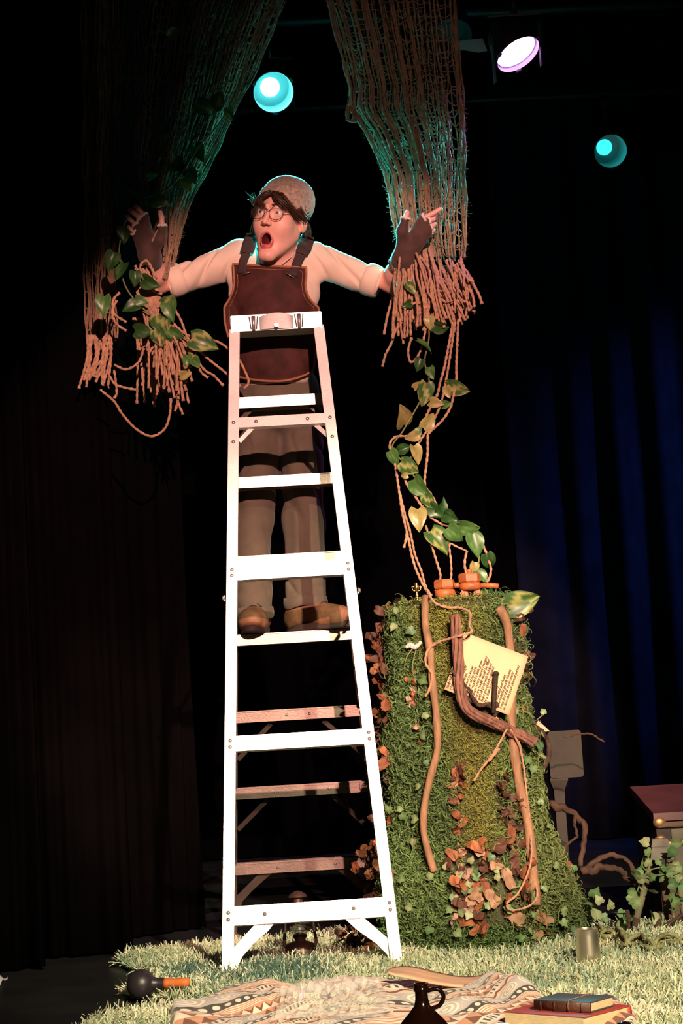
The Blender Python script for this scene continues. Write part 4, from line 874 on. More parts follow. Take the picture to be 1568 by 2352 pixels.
b = MB(); b.tube(spline([P(x, y, .04 if y < 600 else -.04) for x, y in ((600, 40), (530, 240), (455, 340), (390, 430), (310, 470), (275, 560), (285, 650), (330, 710), (390, 750), (450, 800), (430, 840))], 80), .0032, 6); b.obj('stem', M['stem'], vl)
# ------------------------------------------------------------------ the person on the ladder
person = thing('person', (0.02, .40, 1.2), 'person in cream shirt, brown apron and beanie standing on the ladder, arms spread, mouth open', 'person')
def mesh_from(verts, quads, name, col=None):
    me = big_mesh(name, verts, quads, col, True); return me
pel = P(640, 905, .335)
HL, HR = P(598, 945, .365), P(690, 940, .365); KL, KR = P(580, 1200, .425), P(698, 1200, .43); AL, AR = P(584, 1425, .43), P(703, 1412, .43)
def sd_trouser(Q):
    d = s_ell(Q, pel, (.165, .125, .15))
    for h_, k_, a_, rr_ in ((HL, KL, AL, (.088, .079, .071)), (HR, KR, AR, (.088, .082, .078))):
        d = smin(d, smin(s_cap(Q, h_, k_, rr_[0], rr_[1]), s_cap(Q, k_, a_, rr_[1], rr_[2]), .03), .03)
    W = Q * np.array([1.0, 1.0, .42]); cw = np.sin(30 * (Q @ np.array([.9, .3, .30])) + 3.2 * noise3(Q, 11, 14)); d = d + .011 * np.exp(-(cw / .30) ** 2) * np.clip(noise3(Q, 12, 15) + .35, 0, 1); d = d + .0085 * noise3(W, 46, 4) + .004 * noise3(Q * np.array([1, 1, 1.6]), 60, 5) * np.clip(1 - np.abs(Q[..., 2] - 1.42) / .2, 0, 1)
    top = Q[..., 2] - (pel[2] + .13); leftm = Q[..., 0] < .5 * (KL[0] + KR[0])
    bot = np.where(leftm, AL[2] + .018, AR[2] + .026) + .008 * np.sin(Q[..., 0] * 40) - Q[..., 2]
    return smax(smax(d, top, .01), bot, .006)
lo = np.array([HL[0] - .17, .18, 1.20]); hi = np.array([HR[0] + .17, .58, pel[2] + .16])
vv, qq = nets(sd_trouser, lo, hi, .006); link('trousers', mesh_from(vv, qq, 'trousers'), M['trouser'], person)
for A_, zz, w_ in ((AL, .03, .070), (AR, .05, .078)):       # turned-up hems
    th = np.linspace(0, 2 * math.pi, 36); ring = np.array([[A_[0] + (w_ + .004) * math.cos(t), A_[1] + (w_ + .004) * math.sin(t), A_[2] + zz + .006 * math.sin(3 * t)] for t in th])
    b = MB(); V = np.array([ring + np.array([0, 0, dz]) + (ring - np.array([A_[0], A_[1], 0]) - np.array([0, 0, 1]) * ring[:, 2:3]) * k for dz, k in ((-.022, .0), (-.016, .07), (.0, .09), (.018, .06), (.024, -.03))]); b.grid(V); b.obj('turned_hem', M['trouser'], person)
# shoes
def sd_shoe(Q):
    d = s_ell(Q, (0, -.125, .040), (.050, .080, .042)); d = smin(d, s_cap(Q, (0, -.09, .050), (0, .02, .068), .040, .043), .03)
    d = smin(d, s_cap(Q, (0, .02, .06), (0, .025, .125), .046, .045), .03); d = smin(d, s_ell(Q, (0, .045, .045), (.042, .048, .05)), .02)
    d = d + .002 * noise3(Q, 90, 2); return smax(smax(d, .012 - Q[..., 2], .004), Q[..., 2] - .135, .006)
sv, sq = nets(sd_shoe, (-.07, -.23, 0), (.07, .12, .15), .004); SK = 1.14; sv = sv * np.array([SK * 1.04, SK, SK])
def shoe(pos, rz, tilt, label):
    R = rotm('Z', rz) @ rotm('X', tilt); out = []
    o = link('shoe', mesh_from(sv @ R.T + pos, sq, 'shoe'), M['boot'], person); o['label'] = label
    out = [(math.sin(t) * (.050 if math.cos(t) < 0.2 else .044), -.062 + (-.143 if math.cos(t) > 0 else .152) * abs(math.cos(t)) ** .9 * 1.0) for t in np.linspace(0, 2 * math.pi, 28, endpoint=False)]
    b = MB(); pr = np.array([(x, y, 0) for x, y in out]); V = np.array([pr * np.array([k, 1 + (k - 1) * .4, 1]) + np.array([0, 0, z]) for z, k in ((0, .94), (.004, 1.02), (.020, 1.05), (.024, .98))])
    V = (V * SK) @ R.T + pos; b.grid(V, closed=True); n0 = 28; b.add(V[0], [tuple(range(27, -1, -1))]); b.add(V[-1], [tuple(range(28))]); b.obj('sole', M['sole'], o, sharp=35)
    for k in range(4):
        y = -.085 + .024 * k; z = .092 + .012 * k; b = MB(); q = spline([(-.030, y + .006, z - .012), (0, y, z + .006), (.030, y - .006, z - .012)], 8) * SK @ R.T + pos; b.tube(q, .0025, 6); b.obj('lace', M['strap'], o)
shoe(np.array([AL[0] + .004, AL[1] + .00, 1.2035]), -.06, 0, 'brown suede shoe pointing at the audience'); shoe(np.array([AR[0] + .0, AR[1] - .015, 1.2035]), .86, 0, 'brown suede shoe turned out sideways')
# shirt
CH, LT = P(630, 672, .272), P(634, 800, .272); SL_, SR_ = P(556, 592, .285), P(722, 598, .285); UL, UR = P(413, 641, .255), P(843, 641, .255)
NB = P(640, 585, .25)
def sd_torso(Q, o=0.0):
    d = s_ell(Q, CH, (.180 + o, .118 + o, .165 + o)); d = smin(d, s_ell(Q, LT, (.168 + o, .118 + o, .20 + o)), .05)
    d = smin(d, s_cap(Q, SL_, SR_, .062 + o, .062 + o), .06); return smin(d, s_cap(Q, NB + np.array([0, .02, -.03]), NB + np.array([0, .0, .02]), .066 + o, .058 + o), .05)
def sd_shirt(Q):
    d = sd_torso(Q)
    for S_, U_ in ((SL_, UL), (SR_, UR)): d = smin(d, s_cap(Q, S_ + (U_ - S_) * .05, U_, .072, .058), .045)
    f = np.clip(np.abs(Q[..., 0] - CH[0]) / .25, .25, 1.0)
    t_ = Q @ np.array([.8, .25, .55]); t2 = Q @ np.array([-.75, .2, .62])
    right = Q[..., 0] > CH[0]; w = np.where(right, t_, t2)
    cr = np.sin(40 * w + 3.0 * noise3(Q, 13, 8)); d = d + .017 * f * np.exp(-(cr / .34) ** 2) * np.clip(noise3(Q, 15, 9) + .5, 0, 1) + .010 * f * noise3(Q, 27, 7)
    d = smax(d, -s_cap(Q, P(631, 566, .065), P(633, 604, .125), .046, .020), .008)
    return smax(d, (pel[2] + .02) - Q[..., 2], .01)
vv, qq = nets(sd_shirt, np.array([UL[0] - .09, .08, pel[2] - .02]), np.array([UR[0] + .09, .50, NB[2] + .10]), .0058)
shirt = link('shirt', mesh_from(vv, qq, 'shirt'), M['shirt'], person)
for U_, S_ in ((UL, SL_), (UR, SR_)):      # rolled cuffs
    d = (U_ - S_) / np.linalg.norm(U_ - S_); b = MB(); q = [U_ + d * k for k in (-.012, -.006, .012, .040, .052, .056, .050)]; b.tube(q, np.array([.058, .065, .067, .065, .061, .052, .044]) * 1.0, 22, False, 14, .02, 3); b.obj('rolled_cuff', M['shirt'], shirt)
for s, pts in ((-1, [(596, 556), (600, 575), (606, 592), (616, 603)]), (1, [(676, 560), (672, 580), (662, 596), (650, 604)])):
    b = MB(); q = []
    for x, y in pts:
        q.append(P(x, y, .178))
    b.tube(spline(q, 14), .0075, 8, flat=1.6); b.obj('collar', M['shirt'], shirt)
# body: head, neck, chest and both arms as one mesh of skin
BC = np.array([.70, .37, .295]); LIP = np.array([.52, .13, .12]); MOUTH = np.array([.10, .012, .012]); TONG = np.array([.50, .09, .09])
HS = 1.15; HO = P(645, 500, .145); HRm = rotm('Y', .24) @ rotm('Z', -.42) @ rotm('X', .13)
def hw(p): return HO + HS * (np.asarray(p, float) @ HRm.T)
MC = np.array([0, -.088, -.093]); MW, MH = .0200, .0275
def lipd(Q):
    x, y, z = Q[..., 0] - MC[0], Q[..., 1], Q[..., 2] - MC[2]
    e = (np.sqrt((x / MW) ** 2 + (z / MH) ** 2) - 1) * .022
    yl = -.0885 + 9.0 * x * x + .10 * np.maximum(0, -z)
    return np.sqrt(e * e + (y - yl) ** 2) - (.0034 + .0012 * (z < 0))
def sd_head(Q):
    ab = np.stack([np.abs(Q[..., 0]), Q[..., 1], Q[..., 2]], -1)
    d = s_ell(Q, (0, .02, .035), (.076, .098, .088)); d = smin(d, s_ell(Q, (0, -.026, -.045), (.061, .068, .088)), .03)
    d = smin(d, s_cap(ab, (.048, .002, -.055), (.012, -.066, -.140), .026, .019), .03); d = smin(d, s_ell(Q, (0, -.074, -.142), (.021, .019, .017)), .022)
    d = smin(d, s_ell(ab, (.041, -.060, -.034), (.022, .022, .026)), .045)
    d = smin(d, s_cap(ab, (.012, -.089, .020), (.044, -.074, .018), .010, .009), .018)
    d = smin(d, s_cap(Q, (0, -.091, .006), (0, -.115, -.036), .0065, .0098), .014); d = smin(d, s_ell(ab, (.0115, -.104, -.040), (.0075, .009, .0065)), .007)
    d = smax(d, -s_ell(ab, (.007, -.112, -.049), (.0042, .006, .004)), .003)
    d = smax(d, -s_ell(ab, (.032, -.104, .0), (.019, .018, .014)), .012)
    lid = smax(s_ell(ab, (.032, -.078, 0), (.0178, .0178, .0178)), -s_ell(ab, (.032, -.096, -.0005), (.0145, .014, .0088)), .002); d = smin(d, lid, .005)
    d = smax(d, -s_ell(Q, MC + np.array([0, .004, -.002]), (.0185, .042, .0260)), .005); d = smin(d, lipd(Q), .005)
    d = smin(d, s_ell(Q, (0, -.072, -.113), (.0155, .022, .009)), .006)
    d = smin(d, smax(s_ell(ab, (.079, .020, -.012), (.011, .021, .033)), -s_ell(ab, (.089, .012, -.008), (.007, .011, .018)), .004), .008)
    return smin(d, s_cap(Q, (0, .03, -.07), (0, .085, -.235), .050, .056), .03)
hv, hq = nets(sd_head, (-.105, -.14, -.25), (.105, .135, .135), .0026)
ld = lipd(hv); col = np.tile(BC, (len(hv), 1))
red = np.clip(1 - np.abs(hv - np.array([.0, -.09, -.04])) / np.array([.075, .05, .04]), 0, 1).prod(1)[:, None]; col = col * (1 - .35 * red) + np.array([.74, .30, .25]) * .35 * red
k = np.clip(1 - (ld - .0008) / .0022, 0, 1)[:, None]; col = col * (1 - k) + LIP * k
inm = (s_ell(hv, MC + np.array([0, .004, -.002]), (.0195, .043, .0270)) < .0012) & (hv[:, 1] > -.0885 ) & (hv[:, 1] < -.03); col[inm] = MOUTH
tg = (s_ell(hv, (0, -.072, -.113), (.016, .0225, .0095)) < .0015); col[tg] = TONG
parts = [(hw(hv), hq, col)]
def skin_chunk(fn, lo, hi, h): v_, q_ = nets(fn, lo, hi, h); parts.append((v_, q_, np.tile(BC * np.array([1.0, .97, .96]), (len(v_), 1))))
skin_chunk(lambda Q: sd_torso(Q, -.012), np.array([SL_[0] - .09, .12, CH[2] - .12]), np.array([SR_[0] + .09, .44, NB[2] + .06]), .008)
ER, WR = P(903, 648, .245), P(926, 592, .09); EL, WL = P(364, 648, .235), P(344, 590, .085)
FR = [[P(931, 503, -.005), P(935, 489, -.008)], [P(972, 501, .012), P(992, 491, .004), P(1011, 480, .002)], [P(982, 508, .02), P(995, 503, .028), P(997, 500, .06)], [P(986, 521, .03), P(996, 517, .038), P(998, 515, .065)], [P(986, 535, .038), P(994, 530, .046), P(995, 528, .068)]]
FL = [[P(372, 520, .0), P(371, 500, -.005), P(368, 488, 0)], [P(331, 496, .012), P(318, 480, .008), P(311, 472, .02)], [P(322, 503, .015), P(306, 488, .01), P(298, 481, .025)], [P(312, 517, .02), P(298, 504, .016), P(291, 498, .03)], [P(309, 534, .026), P(300, 526, .022), P(295, 521, .035)]]
RF = [.0115, .0100, .0105, .0098, .0088]
def arm(E_, W_, S_, F_, PK):
    def fn(Q):
        d = smin(s_cap(Q, S_, E_, .026, .042), s_cap(Q, E_, E_ + (W_ - E_) * .35, .046, .045), .02); d = smin(d, s_cap(Q, E_ + (W_ - E_) * .35, W_, .045, .029), .02)
        for p_ in PK: d = smin(d, s_cap(Q, W_, p_, .024, .015), .015)
        f = 1e9
        for r_, ch in zip(RF, F_):
            g = 1e9
            for a_, c_ in zip(ch[:-1], ch[1:]): g = np.minimum(g, s_cap(Q, a_, c_, r_, r_ * .88))
            f = np.minimum(f, g)
        return smin(d, f, .006)
    A_ = np.array([E_, W_, S_] + [q for c in F_ for q in c]); skin_chunk(fn, A_.min(0) - .06, A_.max(0) + .06, .0042)
PKR = [P(971, 503, .018), P(980, 520, .028), P(982, 535, .036), P(923, 530, .015), P(929, 508, .0)]; PKL = [P(331, 500, .02), P(318, 520, .026), P(314, 538, .032), P(368, 550, .02), P(372, 524, .0)]
arm(ER, WR, SR_, FR, PKR); arm(EL, WL, SL_, FL, PKL)
off = 0; AV, AQ, AC = [], [], []
for v_, q_, c_ in parts: AV.append(v_); AQ.append(q_ + off); AC.append(c_); off += len(v_)
body = link('body', mesh_from(np.concatenate(AV), np.concatenate(AQ), 'body', np.concatenate(AC)), M['skin'], person)
for x, gz in ((-.032, -.10), (.032, -.10)):                  # eyes
    b = MB(); n, m = 14, 20; th = np.linspace(0, math.pi, n); ph = np.linspace(0, 2 * math.pi, m, endpoint=False)
    gd = np.array([-.12, -1.0, .02]); Rg = frame(gd); V = np.array([[(math.sin(t) * math.cos(p_), math.sin(t) * math.sin(p_), math.cos(t)) for p_ in ph] for t in th]) * .0162
    cc = np.array([[(.015, .010, .008) if t < .20 else ((.10, .075, .05) if t < .42 else (.70, .62, .58))] * m for t in th], float)
    b.grid((V @ Rg.T) * HS @ HRm.T + hw((x, -.078, 0)), cc, closed=True); b.obj('eye', M['eye'], person)
# gloves
def glove(W_, E_, PK, TH, F_, name, label):
    d_ = (W_ - E_) / np.linalg.norm(W_ - E_)
    def fn(Q):
        d = s_cap(Q, W_ - d_ * .03, W_ + d_ * .01, .042, .038)
        for p_ in PK: d = smin(d, s_cap(Q, W_, p_, .036, .0195), .02)
        d = smin(d, smin(s_cap(Q, W_ + (TH[0] - W_) * .3, TH[0], .028, .021), s_cap(Q, TH[0], TH[1], .021, .0165), .012), .015)
        return d + .0016 * noise3(Q, 70, 3)
    A_ = np.array([W_, W_ - d_ * .03] + list(PK) + list(TH)); v_, q_ = nets(fn, A_.min(0) - .06, A_.max(0) + .06, .0042); o = link(name, mesh_from(v_, q_, name), M['glove'], person); o['label'] = label
    for i, ch in enumerate(F_):                              # fleece lining showing at the finger openings
        a_ = ch[0] + (ch[1] - ch[0]) * .10; ax_ = ch[1] - ch[0]; R = frame(ax_); rg = np.random.default_rng(i + 5); th = np.linspace(0, 2 * math.pi, 15); r_ = RF[i] + .0045
        b = MB(); b.tube([a_ + R @ np.array([math.cos(t) * r_ * rg.uniform(.9, 1.12), math.sin(t) * r_ * rg.uniform(.9, 1.12), rg.normal() * .0015]) for t in th], .0055, 7, False); b.obj('fleece_edge', M['fleece'], o)
    return o
gr_ = glove(WR, ER, PKR[:3], PKR[3:], FR, 'glove', 'brown fingerless glove with white fleece edges'); gl_ = glove(WL, EL, PKL[:3], PKL[3:], FL, 'glove', 'shadowed brown fingerless glove')
d_ = (WR - ER) / np.linalg.norm(WR - ER); R = frame(d_); b = MB(); c_ = WR - d_ * .048; b.tube([c_ + R @ np.array([math.cos(t) * .040, math.sin(t) * .040, 0]) for t in np.linspace(0, 2 * math.pi, 24)], .007, 8, False, flat=1.4); b.obj('bracelet', M['leather'], person)
b = MB(); b.tube([c_ + d_ * .012 + R @ np.array([math.cos(t) * .043, math.sin(t) * .043, 0]) for t in np.linspace(0, 2 * math.pi, 24)], .0022, 6, False); b.obj('bracelet', M['brass'], person)
# apron laid over shirt and trousers
def sd_cloth(Q): return np.minimum(sd_shirt(Q), sd_trouser(Q) - .004)
def conform(PX, PY, offd, fall=.20):
    d = np.array([[ray(x, y) for x, y in zip(r1, r2)] for r1, r2 in zip(PX, PY)]); d /= np.linalg.norm(d, axis=-1)[..., None]; t = np.full(PX.shape, 6.6); hit = np.zeros(PX.shape, bool)
    for i in range(60):
        f = sd_cloth(CAM + d * t[..., None]) - offd; hit |= f < .001; t = np.where(hit | (t > 8), t, t + np.clip(f * .7, .0005, .05))
    Q = CAM + d * t[..., None]; Yh = Q[..., 1]; Yh = np.where(hit & (t < 7.7), Yh, fall); return Yh
rowsA = [(607, 535, 703, 612), (630, 537, 703, 0), (650, 538, 701, 0), (668, 535, 703, 0), (685, 528, 709, 0), (698, 520, 720, 0), (706, 515, 731, 0), (740, 516, 735, 0), (780, 526, 734, 0), (800, 540, 724, 0), (840, 544, 722, 0), (858, 546, 721, 0), (876, 548, 719, 0)]
ry_ = np.array([r[0] for r in rowsA], float); nr2, nc2 = 64, 40
yy = np.linspace(607, 876, nr2); xl = np.interp(yy, ry_, [r[1] for r in rowsA]); xr = np.interp(yy, ry_, [r[2] for r in rowsA]); ss = np.linspace(0, 1, nc2)
PX = xl[:, None] + (xr - xl)[:, None] * ss; PY = np.repeat(yy[:, None], nc2, 1) + 8 * ss[None, :] * np.clip((680 - yy) / 70, 0, 1)[:, None]
hem = np.clip((yy - 800) / 76, 0, 1)[:, None]; PY = PY - hem * ((ss[None, :] - .5) ** 2 * 4) * np.where(ss[None, :] < .5, 10, 24)
Yg = conform(PX, PY, .010)
for _ in range(10):
    Z = np.pad(Yg, 1, 'edge'); sm_ = (Z[:-2, 1:-1] + Z[2:, 1:-1] + Z[1:-1, :-2] + Z[1:-1, 2:]) / 4; Yg = np.minimum(Yg, .35 * Yg + .65 * sm_)
AP = np.array([[P(PX[i, j], PY[i, j], Yg[i, j] - .003) for j in range(nc2)] for i in range(nr2)])
apron = link('apron', (lambda bb: bb.mesh('apron', True))(MB().grid(AP)), M['apron'], person); sm = apron.modifiers.new('thickness', 'SOLIDIFY'); sm.thickness = .004; sm.offset = 0
edge = np.concatenate([AP[::-1, 0], AP[0, 1:], AP[1:, -1], AP[-1, -2:0:-1], AP[-1:, 0]]); b = MB(); b.tube(edge + np.array([0, -.002, 0]), .0052, 6, False, flat=1.0); b.obj('binding', M['apron_trim'], apron)
b = MB()                                   # second stitched line of the binding at the top and sides
inn = np.concatenate([AP[44:2:-1, 2], AP[2, 3:-3], AP[3:44, -3]]) + np.array([0, -.004, 0]); b.tube(inn, .0012, 5, False); b.obj('stitching', M['apron_trim'], apron)
def ribbon(rows_, offd, name, m, parent, th=.003, fall=.19):
    rows_ = np.array(rows_, float); t = np.linspace(0, 1, 22); s0 = np.linspace(0, 1, len(rows_)); cx, cy_, w_, tl_ = [np.interp(t, s0, rows_[:, i]) for i in range(4)]
    k = np.linspace(-.5, .5, 6); PX = cx[:, None] + k * w_[:, None]; PY = cy_[:, None] + k * (w_ * tl_)[:, None]; Y_ = conform(PX, PY, offd, fall)
    Y_ = np.minimum(Y_, (np.roll(Y_, 1, 0) + np.roll(Y_, -1, 0)) / 2 + .002)
    b = MB(); b.grid(np.array([[P(PX[i, j], PY[i, j], Y_[i, j]) for j in range(6)] for i in range(22)])); o = b.obj(name, M[m], parent); sm = o.modifiers.new('thickness', 'SOLIDIFY'); sm.thickness = th; return o
ribbon([(553, 628, 19, .1), (558, 600, 19, .1), (564, 584, 20, .1), (570, 566, 21, .05), (575, 548, 22, 0), (578, 537, 24, 0)], .020, 'strap', 'strap', apron)
ribbon([(673, 632, 20, .35), (683, 602, 21, .3), (691, 584, 22, .3), (698, 566, 23, .3), (704, 553, 24, .3), (708, 543, 24, .3)], .020, 'strap', 'strap', apron)
ribbon([(565, 580, 29, .15), (569, 572, 31, .1), (572, 560, 32, .05), (576, 546, 30, 0)], .025, 'strap_pad', 'strap', apron)
ribbon([(692, 582, 27, .35), (696, 574, 31, .3), (700, 563, 32, .3), (705, 551, 31, .3)], .025, 'strap_pad', 'strap', apron)
for (x0, y0, x1, y1) in ((557, 630, 575, 624), (657, 627, 675, 637)):
    Yp = conform(np.array([[x0, x1]]), np.array([[y0, y1]]), .03)[0]; b = MB(); b.tube([P(x0, y0, Yp[0]), P(x1, y1, Yp[1])], .0016, 6); b.obj('pin', M['metal_pin'], apron)
b = MB(); b.tube(spline([P(588, 566, .165), P(593, 580, .15), P(596, 596, .143), P(600, 606, .143)], 12), .0018, 6); b.tube(spline([P(672, 580, .165), P(668, 590, .153), P(655, 600, .14), P(644, 606, .136)], 12), .0018, 6); b.obj('neck_cord', M['fleece'], person)
# hat, hair, glasses
PN = np.array([0, -.52, -.85]); PN /= np.linalg.norm(PN)       # the rim rises over the forehead, drops behind
def sd_hat(Q):
    q = Q + .0012 * noise3(Q, 220, 6)[..., None]; o = s_ell(q, (0.000, .030, .056), (.089, .110, .094)); o = smin(o, s_ell(q, (0.0, .075, .080), (.062, .062, .058)), .04)
    i = s_ell(Q, (.002, .030, .046), (.082, .102, .090)); cut = (Q - np.array([0, -.06, .062])) @ PN + .10 * np.abs(Q[..., 0]) * (Q[..., 0] < 0) * .8 - .22 * np.maximum(0, Q[..., 0])
    d = smax(smax(o, -i, .003), cut, .004); band = smax(smax(o - .005, -i, .003), np.maximum(cut, -cut - .026), .006); return smin(d, band, .004)
v_, q_ = nets(sd_hat, (-.12, -.12, -.12), (.12, .19, .19), .0036); link('beanie', mesh_from(hw(v_), q_, 'beanie'), M['hat'], person)
rh = np.random.default_rng(31); b = MB()
def lock(pts, n, spread, r=.0032, taper=.25):
    pts = np.array(pts, float)
    for k in range(n):
        o = rh.normal(size=3) * spread; e_ = rh.normal(size=3) * spread * .9; q = pts + o * np.linspace(.6, 1, len(pts))[:, None] + e_ * np.linspace(0, 1, len(pts))[:, None] ** 2
        b.tube(hw(spline(q, 11)), r * HS * np.linspace(1, taper, 11) * rh.uniform(.7, 1.2), 5, True)
lock([(.012, -.088, .068), (.028, -.100, .050), (.052, -.090, .030), (.070, -.066, .012), (.080, -.040, -.006)], 26, .0055)
lock([(.030, -.085, .065), (.052, -.086, .045), (.068, -.068, .022), (.078, -.045, .006), (.082, -.022, -.008)], 26, .0055)
lock([(.005, -.092, .068), (.022, -.104, .048), (.042, -.100, .028), (.056, -.088, .016)], 16, .0045)
lock([(.0, -.092, .068), (-.022, -.102, .056), (-.046, -.090, .038), (-.066, -.064, .016), (-.078, -.035, -.008)], 24, .0055)
lock([(-.012, -.092, .068), (-.032, -.102, .046), (-.030, -.110, .026), (-.012, -.114, .010)], 10, .0028)
lock([(-.02, -.092, .062), (-.05, -.082, .045), (-.072, -.055, .018), (-.084, -.020, -.02)], 18, .006)
lock([(.076, -.030, .030), (.083, -.012, .012), (.085, .010, .002), (.083, .035, -.012)], 16, .005)
lock([(.07, .06, .0), (.078, .07, -.03), (.070, .08, -.055)], 12, .007)
lock([(-.080, -.03, .03), (-.090, -.01, .0), (-.095, .005, -.03), (-.088, .01, -.065)], 18, .007)
lock([(-.082, .0, .03), (-.098, .02, .01), (-.104, .03, -.02), (-.098, .03, -.055)], 18, .009)
lock([(-.080, .02, .055), (-.102, .02, .050), (-.122, .015, .062), (-.134, .010, .076)], 14, .007, .002)
lock([(-.080, .02, .045), (-.110, .02, .040), (-.128, .015, .050), (-.122, .010, .066)], 10, .006, .002)
lock([(-.06, .09, -.02), (-.05, .10, -.06), (-.04, .10, -.09)], 14, .012); lock([(.05, .09, -.03), (.05, .10, -.07), (.04, .10, -.09)], 14, .012)
for s in (-1, 1): lock([(s * .014, -.103, .023), (s * .030, -.099, .030), (s * .050, -.082, .024)], 12, .0018, .0018)
b.obj('hair', M['hair'], person)
gl = None; b = MB()
for s in (-1, 1):
    c0 = np.array([s * .034, -.1085, -.004]); b.tube(hw([c0 + np.array([math.cos(t) * .0255, .004 * abs(math.cos(t)) * (1 if math.cos(t) * s > 0 else 0), math.sin(t) * .0235]) for t in np.linspace(0, 2 * math.pi, 33)]), .0014, 6, False)
    b.tube(hw(spline([c0 + np.array([s * .0255, .004, .004]), (s * .074, -.075, .008), (s * .081, -.02, .006), (s * .080, .020, -.004)], 12)), .0013, 6)
b.tube(hw(spline([(-.0095, -.1095, .003), (0, -.1165, .007), (.0095, -.1095, .003)], 8)), .0013, 6); gl = b.obj('glasses', M['wire'], person)
for s in (-1, 1): b = MB(); b.lathe([(0, .0), (.0245, .0), (.0245, .001), (0, .001)], (0, 0, 0), 28); V = np.concatenate(b.v) @ rotm('X', math.pi / 2).T * np.array([1, 1, .93]) + np.array([s * .034, -.1085, -.004]); b.v = [hw(V)]; b.obj('lens', M['lens_glass'], gl)
BL_PX = np.array([385, 420, 470, 520, 600, 700, 800, 870, 940, 1000, 1060, 1110, 1160, 1200, 1235, 1262, 1300, 1350, 1400, 1440, 1475]); BL_PY = np.array([2350, 2345, 2328, 2313, 2306, 2292, 2281, 2280, 2284, 2289, 2290, 2292, 2304, 2312, 2322, 2340, 2352, 2355, 2350, 2355, 2374])
BL_POLY = np.array([G(x, y + 3)[:2] for x, y in zip(BL_PX, BL_PY)] + [G(1475, 2445)[:2], G(385, 2445)[:2]])
# ------------------------------------------------------------------ shag rugs
def in_poly(x, y, poly):
    ins = np.zeros(len(x), bool); j = len(poly) - 1
    for i in range(len(poly)):
        xi, yi = poly[i]; xj, yj = poly[j]; c = ((yi > y) != (yj > y)) & (x < (xj - xi) * (y - yi) / (yj - yi + 1e-12) + xi); ins ^= c; j = i
    return ins
RUGC = np.array([(.88, .85, .66), (.82, .80, .60), (.66, .68, .45), (.47, .54, .34), (.28, .40, .30), (.60, .54, .32)])
def rug(pix, label, n, seed, z0=.0):
    poly = np.array([G(x, y)[:2] for x, y in pix]); c = poly.mean(0); root = thing('shag_rug', (c[0], c[1], z0), label, 'rug', 'shaggy green rugs')
    b = MB(); b.prism(np.array([(p[0], p[1], z0 + .002) for p in poly]), (0, 0, .008)); b.obj('backing', M['rug_base'], root, smooth=False, fixn=True)
    rg = np.random.default_rng(seed); lo, hi = poly.min(0), poly.max(0); A = rg.uniform(lo, hi, (n * 4, 2)); A = A[in_poly(A[:, 0], A[:, 1], poly)][:n]; A = A[~in_poly(A[:, 0], A[:, 1], BL_POLY)]
    Pt = np.concatenate([A, np.full((len(A), 1), z0 + .008)], 1); W = Pt * np.array([1, 2.2, 1])
    cl = np.stack([noise3(Pt, 30, seed + 1), noise3(Pt, 30, seed + 2), np.full(len(Pt), .0)], 1); N_ = np.tile([0, 0, 1.0], (len(Pt), 1))
    f = noise3(W, 4.2, seed + 3) + .5 * noise3(W, 11, seed + 4) + .25 * rg.normal(size=len(Pt)); k = np.clip(((f + .9) / 1.8 * 6).astype(int), 0, 5); k = np.where(rg.uniform(size=len(Pt)) < .12, rg.integers(0, 6, len(Pt)), k)
    col = RUGC[k]
    teal = np.exp(-(((Pt[:, 0] + .12) / .20) ** 2 + ((Pt[:, 1] + .75) / .35) ** 2)) + np.exp(-(((Pt[:, 0] + .42) / .08) ** 2 + ((Pt[:, 1] + .6) / .2) ** 2)); t = (rg.uniform(size=len(Pt)) < np.clip(teal, 0, .9))[:, None]; col = np.where(t, np.array([.12, .22, .17]), col)
    col = col * rg.uniform(.75, 1.2, (len(Pt), 1)); Vs, Qs, ix = ribbons(Pt, N_, .050, .0058, .55, 3, seed + 6, .52, clump=cl * 1.3)
    Vs[:, 2] = np.maximum(Vs[:, 2], z0 + .006); o = link('pile', big_mesh('pile', Vs, Qs, col[ix]), M['pile'], root); o['kind'] = 'stuff'; return root
rug([(278, 2222), (300, 2205), (420, 2192), (520, 2184), (700, 2168), (840, 2150), (1100, 2130), (1340, 2150), (1400, 2140), (1640, 2138), (1640, 2336), (1100, 2330), (700, 2318), (480, 2309), (345, 2300), (285, 2292), (330, 2268), (400, 2250), (320, 2242)], 'long shaggy green and cream rug lying under ladder, lantern and stump', 92000, 41)
rug([(520, 2322), (400, 2328), (300, 2340), (228, 2352), (170, 2400), (60, 2470), (1000, 2480), (1800, 2440), (1800, 2342), (1100, 2334)], 'green shaggy rug at the very front under the blanket', 36000, 51)
# ------------------------------------------------------------------ patterned blanket
nu, nv = 240, 120; top_px, top_py = BL_PX, BL_PY
SX = np.linspace(385, 1475, nu); TP = np.interp(SX, top_px, top_py); BV_ = np.zeros((nv, nu, 3)); BC_ = np.zeros((nv, nu, 3))
for i, t in enumerate(np.linspace(0, 1, nv)):
    py = TP + (2445 - TP) * t; BV_[i] = np.array([G(x, y) for x, y in zip(SX, py)])
xy = BV_.copy(); xy[..., 2] = 0; tt_ = np.linspace(0, 1, nv)[:, None]
fold = .002 + .034 * np.abs(noise3(xy * np.array([1, 1, 1]), 11, 61)) + .024 * np.clip(noise3(xy, 24, 62), -.3, 1) + .008 * noise3(xy, 60, 63)
lump = .060 * np.exp(-(((SX[None, :] - 1165) / 62) ** 2 + ((tt_ - .10) / .13) ** 2)) + .028 * np.exp(-(((SX[None, :] - 560) / 120) ** 2 + ((tt_ - .16) / .15) ** 2)) + .03 * np.exp(-(((SX[None, :] - 1395) / 50) ** 2 + ((tt_ - .1) / .2) ** 2))
